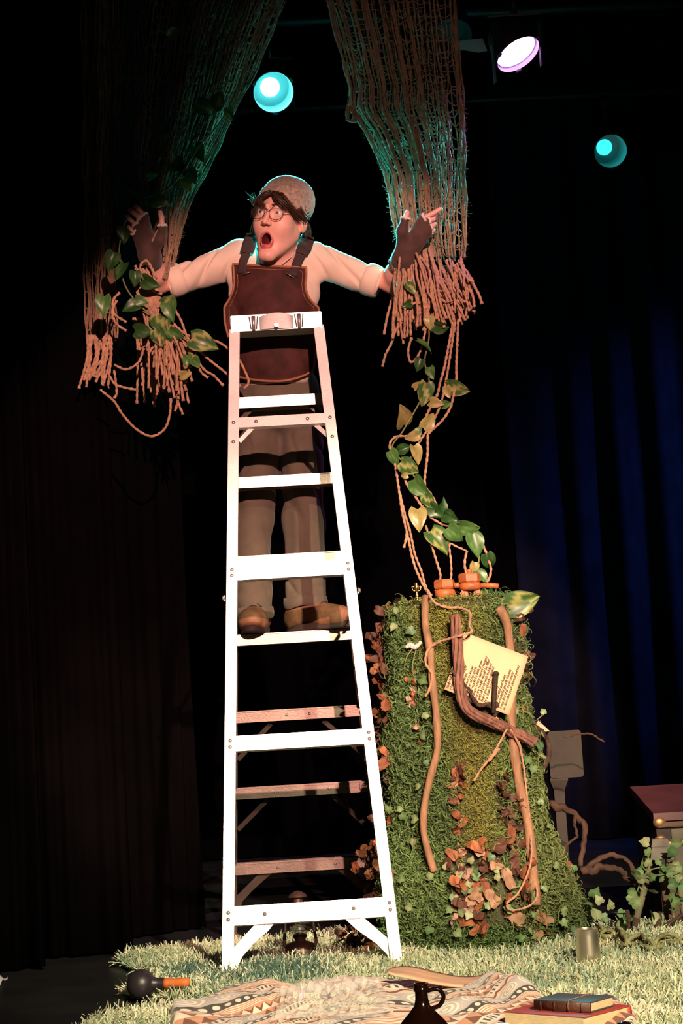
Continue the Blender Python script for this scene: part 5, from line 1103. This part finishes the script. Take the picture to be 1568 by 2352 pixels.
sd = np.minimum(np.clip(tt_ / .05, 0, 1), np.minimum(np.clip((SX[None, :] - 385) / 20, 0, 1), np.clip((1475 - SX[None, :]) / 20, 0, 1)))
flat = np.exp(-(((SX[None, :] - 1290) / 75) ** 2 + ((tt_ - .12) / .35) ** 2))
BV_[..., 2] = .036 + (fold * (1 - flat) + lump) * sd - .022 * (1 - sd)
wx, wy_ = noise3(xy, 5.0, 64) * .16, noise3(xy, 6.0, 65) * .16
BC_[..., 0] = xy[..., 0] * .85 + xy[..., 1] * .5 + wx + 5; BC_[..., 1] = -xy[..., 0] * .45 + xy[..., 1] * .9 + wy_ + 5
b = MB(); b.grid(BV_, BC_); bl = b.obj('picnic_blanket', M['blanket'], None); props(bl, 'crumpled blanket with brown and orange tribal bands at the front', 'blanket'); sm = bl.modifiers.new('thickness', 'SOLIDIFY'); sm.thickness = .003; sm.offset = -1
# ------------------------------------------------------------------ things on the floor
def writing(body_, size, org, ex, ey, m, name, parent, spread=1.15):
    cu = bpy.data.curves.new('t', 'FONT'); cu.body = body_; cu.size = size; cu.space_line = spread; cu.resolution_u = 2; to = bpy.data.objects.new('t', cu); COL.objects.link(to)
    me_ = bpy.data.meshes.new_from_object(to.evaluated_get(bpy.context.evaluated_depsgraph_get())); bpy.data.objects.remove(to); co = np.empty(len(me_.vertices) * 3); me_.vertices.foreach_get('co', co); co = co.reshape(-1, 3)
    co = np.asarray(org) + np.outer(co[:, 0], ex) + np.outer(co[:, 1], ey); me_.vertices.foreach_set('co', co.ravel()); me_.update(); me_.materials.clear(); return link(name, me_, M[m], parent)
c = G(760, 2352); bag = thing('plastic_bag', (c[0], c[1], .06), 'crumpled clear plastic bag with small print on the blanket', 'bag')
n1, n2 = 26, 30; a = np.linspace(-1, 1, n1)[:, None]; q = np.linspace(-1, 1, n2)[None, :]; X_ = c[0] + .155 * q * (1 + .06 * np.sin(5 * a)); Y_ = c[1] + .26 * a * (1 + .05 * np.sin(4 * q)); env = np.clip((1 - a ** 4) * (1 - q ** 4), 0, 1) ** .5
pz_ = np.stack([X_ + 0 * a, Y_ + 0 * q, 0 * a * q], -1); h1 = .060 + env * (.030 + .022 * noise3(pz_, 22, 71)) + .022 * noise3(pz_, 62, 72) * env + .010 * np.abs(noise3(pz_, 130, 73)) * env; h1 = h1 + .007 * np.random.default_rng(74).normal(size=h1.shape) * env
b = MB(); b.grid(np.concatenate([pz_[..., :2], h1[..., None]], -1)); b.obj('film', M['bagfilm'], bag, smooth=False)
ex = _IR * .9 + np.array([0, 0, 0]); ey = _IU
writing('OF PERU\nT DES PEROU', .0185, P(672, 2292, c[1] - .16), _IR, _IU, 'print', 'print', bag)
writing('OF PERU\nT DES PEROU', .0165, P(866, 2299, c[1] - .16), -_IR, _IU * .9 + _IR * .1, 'print', 'print', bag)
# amber jug
d0 = -3.0; c = P(966, 2258, d0); H = c[2]; jc = (c[0], c[1], 0.0); jug = thing('glass_jug', jc, 'dark amber glass jug with finger-loop handle at the front edge', 'jug'); k = H / .26
b = MB(); b.lathe(np.array([(0, 0), (.062, 0), (.071, .008), (.072, .12), (.070, .142), (.060, .166), (.045, .186), (.028, .203), (.0165, .216), (.0140, .228), (.0138, .243), (.0165, .246), (.0165, .250), (.0142, .252), (.0155, .255), (.0150, .260), (.011, .260), (.011, .235)]) * np.array([1, k]), jc, 40); b.obj('bottle', M['jug'], jug)
b = MB(); hc = np.array([c[0] + .033, c[1], H * .895]); b.tube(spline([hc + np.array([-.022, 0, .012]), hc + np.array([.002, 0, .014]), hc + np.array([.013, 0, -.002]), hc + np.array([.004, 0, -.019]), hc + np.array([-.010, 0, -.024]), hc + np.array([-.020, 0, -.030])], 20), .0048, 10, flat=1.5); b.obj('handle', M['jug'], jug)
c = P(1431, 2345, -2.7); b = MB(); b.lathe(np.array([(0, 0), (.026, 0), (.028, .01), (.028, .06), (.016, .075), (.015, .085), (.020, .090), (.0195, .104), (.014, .112), (0, .115)]) * np.array([1, c[2] / .115]), (c[0], c[1], 0), 28); props(b.obj('small_bottle', M['jug'], None), 'round black bottle top just entering the bottom right edge', 'bottle')
# books
def book(name, c, sx, sy, hz, rz, cover, spine, label, z0):
    root = thing(name, (c[0], c[1], z0), label, 'book'); R = rotm('Z', rz); C = np.array([c[0], c[1], z0])
    b = MB(); b.box(C + R @ np.array([.003, 0, hz / 2]), (sx / 2 - .004, sy / 2 - .004, hz / 2 - .002), R); b.obj('pages', M['page'], root, smooth=False)
    for z in (.0015, hz - .0015): b = MB(); b.box(C + R @ np.array([0, 0, z]), (sx / 2, sy / 2, .0015), R, bev=.001); b.obj('cover', M[cover], root, smooth=False)
    b = MB(); b.tube([C + R @ np.array([-sx / 2 + .002, y, hz / 2]) for y in (-sy / 2, sy / 2)], hz / 2, 12, True, flat=.35, up=R @ np.array([0, 0, 1.0])); b.obj('spine', M[spine], root)
    return root, R, C
zb = .0775; c = G(1302, 2332, .06); book('red_book', c, .20, .25, .042, .80 + math.pi, 'red_book', 'red_book', 'large red cloth-bound book lying on the blanket under a journal', zb - .042)
c2 = G(1318, 2303, zb + .014); jr, R, C = book('leather_journal', c2, .115, .165, .026, 2.10 - math.pi / 2 + .33, 'blue_cover', 'leather', 'small blue and brown leather journal tied with cord on the red book', zb + .001)
for k in range(4): b = MB(); y = -.06 + .04 * k; b.tube([C + R @ np.array([-.0575 - .004, y, z]) for z in (.003, .013, .023)], .0022, 6); b.obj('spine_band', M['leather'], jr)
b = MB(); b.tube([C + R @ np.array(p) for p in ((.059, -.015, .013), (.059, -.014, .028), (-.059, -.022, .0285), (-.064, -.022, .014), (-.059, -.022, -.0015), (.059, -.015, -.0015), (.059, -.015, .013))], .0014, 6); b.obj('tie_cord', M['apron_trim'], jr)
# bent tan board and the dark block under it
tp = [(x_, y_, -1.38) for x_, y_ in ((888, 2232), (905, 2225), (930, 2222), (960, 2226), (1000, 2236), (1050, 2245), (1085, 2246), (1114, 2241))]; bt = [(x_, y_, -1.49) for x_, y_ in ((889, 2235), (905, 2242), (935, 2248), (975, 2257), (1020, 2265), (1060, 2269), (1088, 2267), (1110, 2252))]
A1_ = spline([P(*q) for q in tp], 30); A2_ = spline([P(*q) for q in bt], 30); b = MB(); b.grid(np.array([A1_ * (1 - t) + A2_ * t for t in np.linspace(0, 1, 6)])); o = b.obj('bent_board', M['tanwood'], None); sm = o.modifiers.new('thickness', 'SOLIDIFY'); sm.thickness = .005; props(o, 'bent tan wooden strip lying by the right ladder foot', 'board')
c = P(952, 2252, -1.43); b = MB(); b.box((c[0], -1.43, .036), (.042, .022, .016), rotm('Z', .1), bev=.004); props(b.obj('wood_block', M['darkblock'], None), 'dark wooden block under the bent tan board', 'block')
# hurricane lantern
c = G(692, 2216); c[2] = .03; lan = thing('hurricane_lantern', c, 'dark metal hurricane lantern standing behind the ladder feet', 'lantern'); k = 1.0
def lp(prof, name, m, sharp=40, cc=None): b = MB(); b.lathe(np.array(prof), c if cc is None else cc, 28); return b.obj(name, M[m], lan, sharp=sharp)
lp([(0, 0), (.050, 0), (.055, .006), (.054, .034), (.048, .042), (.030, .050), (.020, .052), (0, .052)], 'fuel_tank', 'lantern_metal')
lp([(.018, .050), (.020, .060), (.026, .066), (.024, .074), (.012, .080), (0, .082)], 'burner', 'lantern_metal')
lp([(.024, .072), (.033, .090), (.036, .108), (.033, .126), (.026, .146), (.024, .150), (.023, .150), (.025, .146), (.032, .126), (.035, .108), (.032, .090), (.023, .072)], 'glass_globe', 'glass', 60)
lp([(.030, .148), (.030, .152), (.022, .156), (.022, .184), (.017, .186), (.017, .200)], 'chimney', 'lantern_metal'); lp([(0, .226), (.012, .224), (.028, .214), (.033, .206), (.030, .203), (.012, .207), (0, .208)], 'hood', 'lantern_metal')
for s in (-1, 1): b = MB(); b.tube(spline([c + np.array([s * .050, 0, .030]), c + np.array([s * .056, 0, .05]), c + np.array([s * .050, 0, .10]), c + np.array([s * .048, 0, .15]), c + np.array([s * .040, 0, .178]), c + np.array([s * .020, 0, .182])], 24), .0055, 8); b.obj('side_tube', M['lantern_metal'], lan)
b = MB(); b.tube(spline([c + np.array([-.046, 0, .165]), c + np.array([-.01, -.05, .125]), c + np.array([.05, -.055, .082]), c + np.array([.083, -.03, .066]), c + np.array([.07, 0, .10]), c + np.array([.046, 0, .165])], 30), .0013, 6); b.obj('bail', M['wire'], lan)
for z, r in ((.092, .037), (.118, .038)): b = MB(); b.tube([c + np.array([math.cos(t) * r, math.sin(t) * r, z]) for t in np.linspace(0, 6.2832, 28)], .0011, 5, False); b.obj('guard_wire', M['wire'], lan)
b = MB(); b.tube([c + np.array([0, 0, .080]), c + np.array([0, 0, .098])], .004, 8); b.obj('wick', M['fleece'], lan)
# ball-headed mallet
c = G(326, 2304); c[2] = .012; r = .046; ml = thing('ball_mallet', c, 'black ball-headed mallet with an orange handle at the rug corner', 'mallet'); c = c + np.array([0, 0, r])
b = MB(); b.ball(c, r, 28, 18); b.obj('ball', M['ball'], ml); e = P(441, 2256, c[1] - .03) - c; e /= np.linalg.norm(e); Rm = frame(e)
b = MB(); b.lathe([(.026, .036), (.019, .046), (.0175, .062), (.017, .076), (0, .076)], c, 20, Rm); b.obj('ferrule', M['ball'], ml, sharp=40)
b = MB(); b.lathe([(0, .074), (.0165, .075), (.0150, .085), (.0135, .105), (.0145, .130), (.0150, .145), (.0115, .153), (0, .156)], c, 20, Rm); b.obj('handle', M['orange'], ml)
c = G(-4, 2256); b = MB(); V = np.array([[(c[0] + .10 * (s - .8), c[1] + .10 * t, .004 + .03 * s * (1 - s) * 4 * (1 - abs(t)) + .006 * math.sin(9 * s + 4 * t)) for s in np.linspace(0, 1, 14)] for t in np.linspace(-1, 1, 10)]); b.grid(V); o = b.obj('white_cloth', M['white'], None); o.modifiers.new('thickness', 'SOLIDIFY').thickness = .002; props(o, 'tip of a white cloth on the black floor at the left edge', 'cloth')
# steel mug
c = G(1354, 2236); c[2] = .032; mug = thing('steel_mug', c, 'polished steel mug with clear handle on the rug', 'mug'); b = MB(); b.lathe([(0, 0), (.0375, 0), (.0395, .002), (.0385, .03), (.0362, .085), (.0355, .104), (.0362, .107), (.0350, .108), (.0342, .104), (.035, .08), (.037, .01), (0, .008)], c, 48); b.obj('cup', M['steel'], mug, sharp=50)
b = MB(); b.tube(spline([c + np.array(q) for q in ((-.036, 0, .094), (-.050, -.002, .096), (-.064, -.004, .092), (-.068, -.004, .070), (-.065, -.004, .045), (-.054, -.003, .024), (-.038, 0, .014))], 26), .0042, 8, flat=1.5); b.obj('handle', M['clear'], mug)
# mossy chain
chn = thing('mossy_chain', G(1440, 2190), 'moss-coloured chain lying on the rug behind the mug', 'chain'); q = spline([G(x, y) for x, y in ((1372, 2168), (1400, 2185), (1425, 2180), (1445, 2205), (1475, 2196), (1500, 2212), (1530, 2196), (1562, 2200), (1610, 2190))], 24); q[:, 2] = .052
for i in range(1, 23):
    d = q[i + 1] - q[i - 1]; d /= np.linalg.norm(d); R = frame(d, (0, 0, 1)) @ rotm('Z', (math.pi / 2 if i % 2 else .25)); L_ = np.linalg.norm(q[i + 1] - q[i - 1]) * .62
    b = MB(); b.tube([q[i] + R @ np.array([math.cos(t) * .022, 0, math.sin(t) * L_]) for t in np.linspace(0, 6.2832, 15)], .0075, 7, False); b.obj('link', M['chain'], chn)
# grey stand behind the stump
c = P(1296, 1732, .40); st = thing('grey_stand', (c[0], .42, 0), 'grey wooden stand with rounded panel behind the stump', 'stand'); b = MB(); hx, hz_ = .066, .092
pan = []
for cx_, cz_, a0 in ((hx - .012, hz_ - .012, 0), (-hx + .012, hz_ - .012, 1.5708), (-hx + .012, -hz_ + .012, 3.1416), (hx - .012, -hz_ + .012, 4.7124)):
    for t in np.linspace(0, 1.5708, 5): pan.append((c[0] + cx_ + .012 * math.cos(a0 + t), .37, c[2] + cz_ + .012 * math.sin(a0 + t)))
b.prism(pan, (0, .06, 0)); b.obj('panel', M['greypaint'], st, sharp=40, fixn=True); pb = P(1284, 1785, .40)
b = MB(); b.lathe([(.055, 0), (.055, .02), (.030, .05), (.028, pb[2] - .12), (.030, pb[2] - .05), (.050, pb[2] - .012), (.050, pb[2])], (pb[0] - .005, .41, 0), 4, rotm('Z', .785)); b.obj('post', M['greypaint'], st, smooth=False)
b = MB(); p0 = [P(1236, 1655, .35), P(1262, 1679, .35), P(1248, 1681, .35), P(1228, 1668, .35)]; b.prism(p0, (0, .05, 0)); b.obj('slanted_ledge', M['tanwood'], st, smooth=False, fixn=True)
# trunk at the right edge
FL_ = P(1505, 1868, .20); BL_ = P(1432, 1808, .65); BL_[0] = FL_[0] - .015; x1 = FL_[0] + .62; tr = thing('steamer_trunk', (FL_[0] + .3, .42, 0), 'old dark steamer trunk with sloping oxblood lid at the right edge', 'trunk'); zf, zk = FL_[2], BL_[2]
b = MB(); x0 = FL_[0]; V = [(x0, .21, 0), (x1, .21, 0), (x1, .64, 0), (x0, .64, 0), (x0, .21, zf - .03), (x1, .21, zf - .03), (x1, .64, zk - .03), (x0, .64, zk - .03)]; b.add(V, [(3, 2, 1, 0), (4, 5, 6, 7), (0, 1, 5, 4), (1, 2, 6, 5), (2, 3, 7, 6), (3, 0, 4, 7)]); b.obj('body', M['trunk'], tr, smooth=False)
b = MB(); b.prism([(x0 - .01, .195, zf), (x1 + .01, .195, zf), (x1 + .01, .66, zk), (x0 - .01, .66, zk)], (0, 0, -.030)); b.obj('lid', M['trunk_lid'], tr, smooth=False, fixn=True)
b = MB(); b.box(((x0 + x1) / 2 + .02, .205, zf - .085), (.275, .006, .022), bev=.002); b.obj('panel', M['trunk_panel'], tr, smooth=False)
b = MB(); b.box(((x0 + x1) / 2 + .02, .205, zf - .20), (.275, .006, .075), bev=.002); b.obj('panel', M['trunk_panel'], tr, smooth=False)
b = MB(); b.box(((x0 + x1) / 2, .200, zf - .045), (.308, .010, .010), bev=.003); b.obj('slat', M['strapwood'], tr, smooth=False); b = MB(); b.box(((x0 + x1) / 2, .200, zf - .116), (.308, .012, .007), bev=.003); b.obj('metal_strip', M['brass'], tr, smooth=False)
b = MB(); b.box((x0 + .045, .198, zf - .30), (.018, .008, .17), bev=.003); b.obj('slat', M['strapwood'], tr, smooth=False)
for z in (zf - .035, zf - .105): b = MB(); b.ball((x0 + .012, .20, z), (.026, .014, .022), 12, 8); b.obj('corner_cap', M['brass'], tr)
for k in range(6): b = MB(); b.ball((x0 + .05 + .012 * (k % 2), .189, zf - .16 - .045 * k), .004, 8, 5); b.obj('stud', M['brass'], tr)
# tapering post wrapped in ivy
Yp = -.10; c = P(1517, 1972, Yp); ct = P(1516, 1926, Yp); post = thing('tapered_post', (c[0], Yp, 0), 'grey tapered post top on rough poles wrapped in ivy', 'post')
b = MB(); b.lathe([(0, c[2] - .004), (.062, c[2]), (.058, c[2] + .004), (.046, ct[2] - .03), (.048, ct[2] - .026), (.040, ct[2]), (0, ct[2] + .001)], (c[0], Yp, 0), 4, rotm('Z', .70)); b.obj('cap', M['greycap'], post, smooth=False)
b = MB(); b.tube(spline([P(1492, 1985, Yp - .02), P(1482, 2030, Yp - .05), P(1470, 2075, Yp - .08), P(1460, 2112, Yp - .1)], 20), np.linspace(.011, .014, 20), 9); b.obj('pole', M['postgreen'], post)
q = P(1527, 2000, Yp); b = MB(); b.box((q[0], Yp + .02, q[2] / 2), (.014, .012, q[2] / 2), rotm('Y', -.02), bev=.003); b.obj('upright', M['strapwood'], post, smooth=False)
b = MB(); b.tube(spline([P(1545, 1985, Yp), P(1560, 2040, Yp - .03), P(1572, 2110, Yp - .05)], 16), .011, 9); b.obj('pole', M['postgreen'], post)
twig([(1460, 2105), (1461, 2140), (1470, 2165), (1485, 2175), (1500, 2160), (1512, 2120), (1518, 2095)], [-.28, -.32, -.2], .014, .010, 'dark hooked root resting on the rug below the ivy post', wob=.08)
twig([(1500, 2150), (1530, 2125), (1570, 2100), (1600, 2090)], [-.25, -.2], .008, .006, 'thin reddish root crossing low in front of the trunk')
twig([(1440, 2090), (1443, 2130), (1438, 2165)], -.3, .007, .005, 'short black stick standing in the rug by the chain')
iv = thing('ivy_garland', P(1500, 2010, Yp), 'trailing ivy with pale green leaves around the tapered post', 'ivy'); ri = np.random.default_rng(77)
def ivl(px, py, Y, s=1.0): R = frame(-_F + .55 * ri.normal(size=3), (ri.normal(), .1, ri.normal())); place(IVY[ri.integers(5)], 'ivy_leaf', M['ivy'], iv, P(px, py, Y), R, s * ri.uniform(.8, 1.25))
for k in range(20): ivl(ri.uniform(1462, 1575), ri.normal(2000, 11), Yp - .08 - ri.uniform(0, .05), .8)
for px, py in ((1490, 1935), (1485, 1950), (1540, 1935), (1550, 1950), (1442, 2055), (1450, 2068), (1432, 2090), (1450, 2080), (1425, 2100), (1445, 2110), (1455, 2118), (1438, 2125), (1402, 2088), (1428, 2115), (1460, 2045), (1475, 2040), (1505, 2045), (1500, 2100), (1512, 2100), (1495, 2105), (1550, 2055), (1555, 2080), (1545, 2090), (1562, 2030), (1565, 2060), (1372, 2110), (1380, 2075), (1365, 2080), (1390, 2130), (1360, 2060), (1400, 2145), (1385, 2155), (1410, 2150), (1395, 2105), (1470, 2010), (1480, 2020), (1535, 2030)): ivl(px, py, -.22 - ri.uniform(0, .06))
for pts in (((1545, 1990), (1490, 2000), (1465, 2040), (1458, 2090), (1435, 2115), (1400, 2130), (1370, 2090), (1360, 2060)), ((1480, 1960), (1475, 1990), (1510, 2010), (1568, 1995)), ((1568, 2010), (1550, 2060), (1545, 2110))): b = MB(); b.tube(spline([P(x, y, -.2) for x, y in pts], 40), .0025, 6); b.obj('stem', M['stem'], iv)
# fallen leaves
def litter(label, n, cx, cy, sx, sy, cols, hmax, s=1.0):
    c = G(cx, cy); root = thing('leaf_pile', (c[0], c[1], .03), label, 'leaves')
    for k in range(n):
        p = G(ri.normal(cx, sx), ri.normal(cy, sy)); p[2] = .03 + ri.uniform(0, 1) ** 1.5 * hmax; R = frame(ri.normal(size=3) + np.array([0, -.5, .8]), ri.normal(size=3)); place(SCRAP[cols[ri.integers(len(cols))]][ri.integers(4)], 'dry_leaf', M['scrap'], root, p, R, s * ri.uniform(.7, 1.2))
litter('heap of rust-brown dry leaves behind the right ladder foot', 46, 818, 2203, 19, 5, [0, 1, 5, 2, 1, 5], .085, .85)
litter('scatter of pale dry leaves along the base of the stump', 26, 1120, 2186, 70, 4, [0, 2, 3, 4, 1], .03, 1.0)
gar = thing('leaf_garland', P(868, 1800, .0), 'dangling string of dark dry leaves between ladder and stump', 'garland')
for k in range(44): y = ri.uniform(1930, 2165); place(SCRAP[[0, 1, 5, 1, 2][ri.integers(5)]][ri.integers(4)], 'dry_leaf', M['scrap'], gar, P(ri.normal(864 - (y - 1930) * .05, 11), y, .0 + ri.normal() * .02), frame(-_F + ri.normal(size=3) * .7, ri.normal(size=3)), ri.uniform(.7, 1.2))
b = MB(); b.tube(spline([P(872, 1900, .0), P(862, 2010, .0), P(850, 2165, .0)], 20), .003, 6); b.obj('string', M['darkroot'], gar)
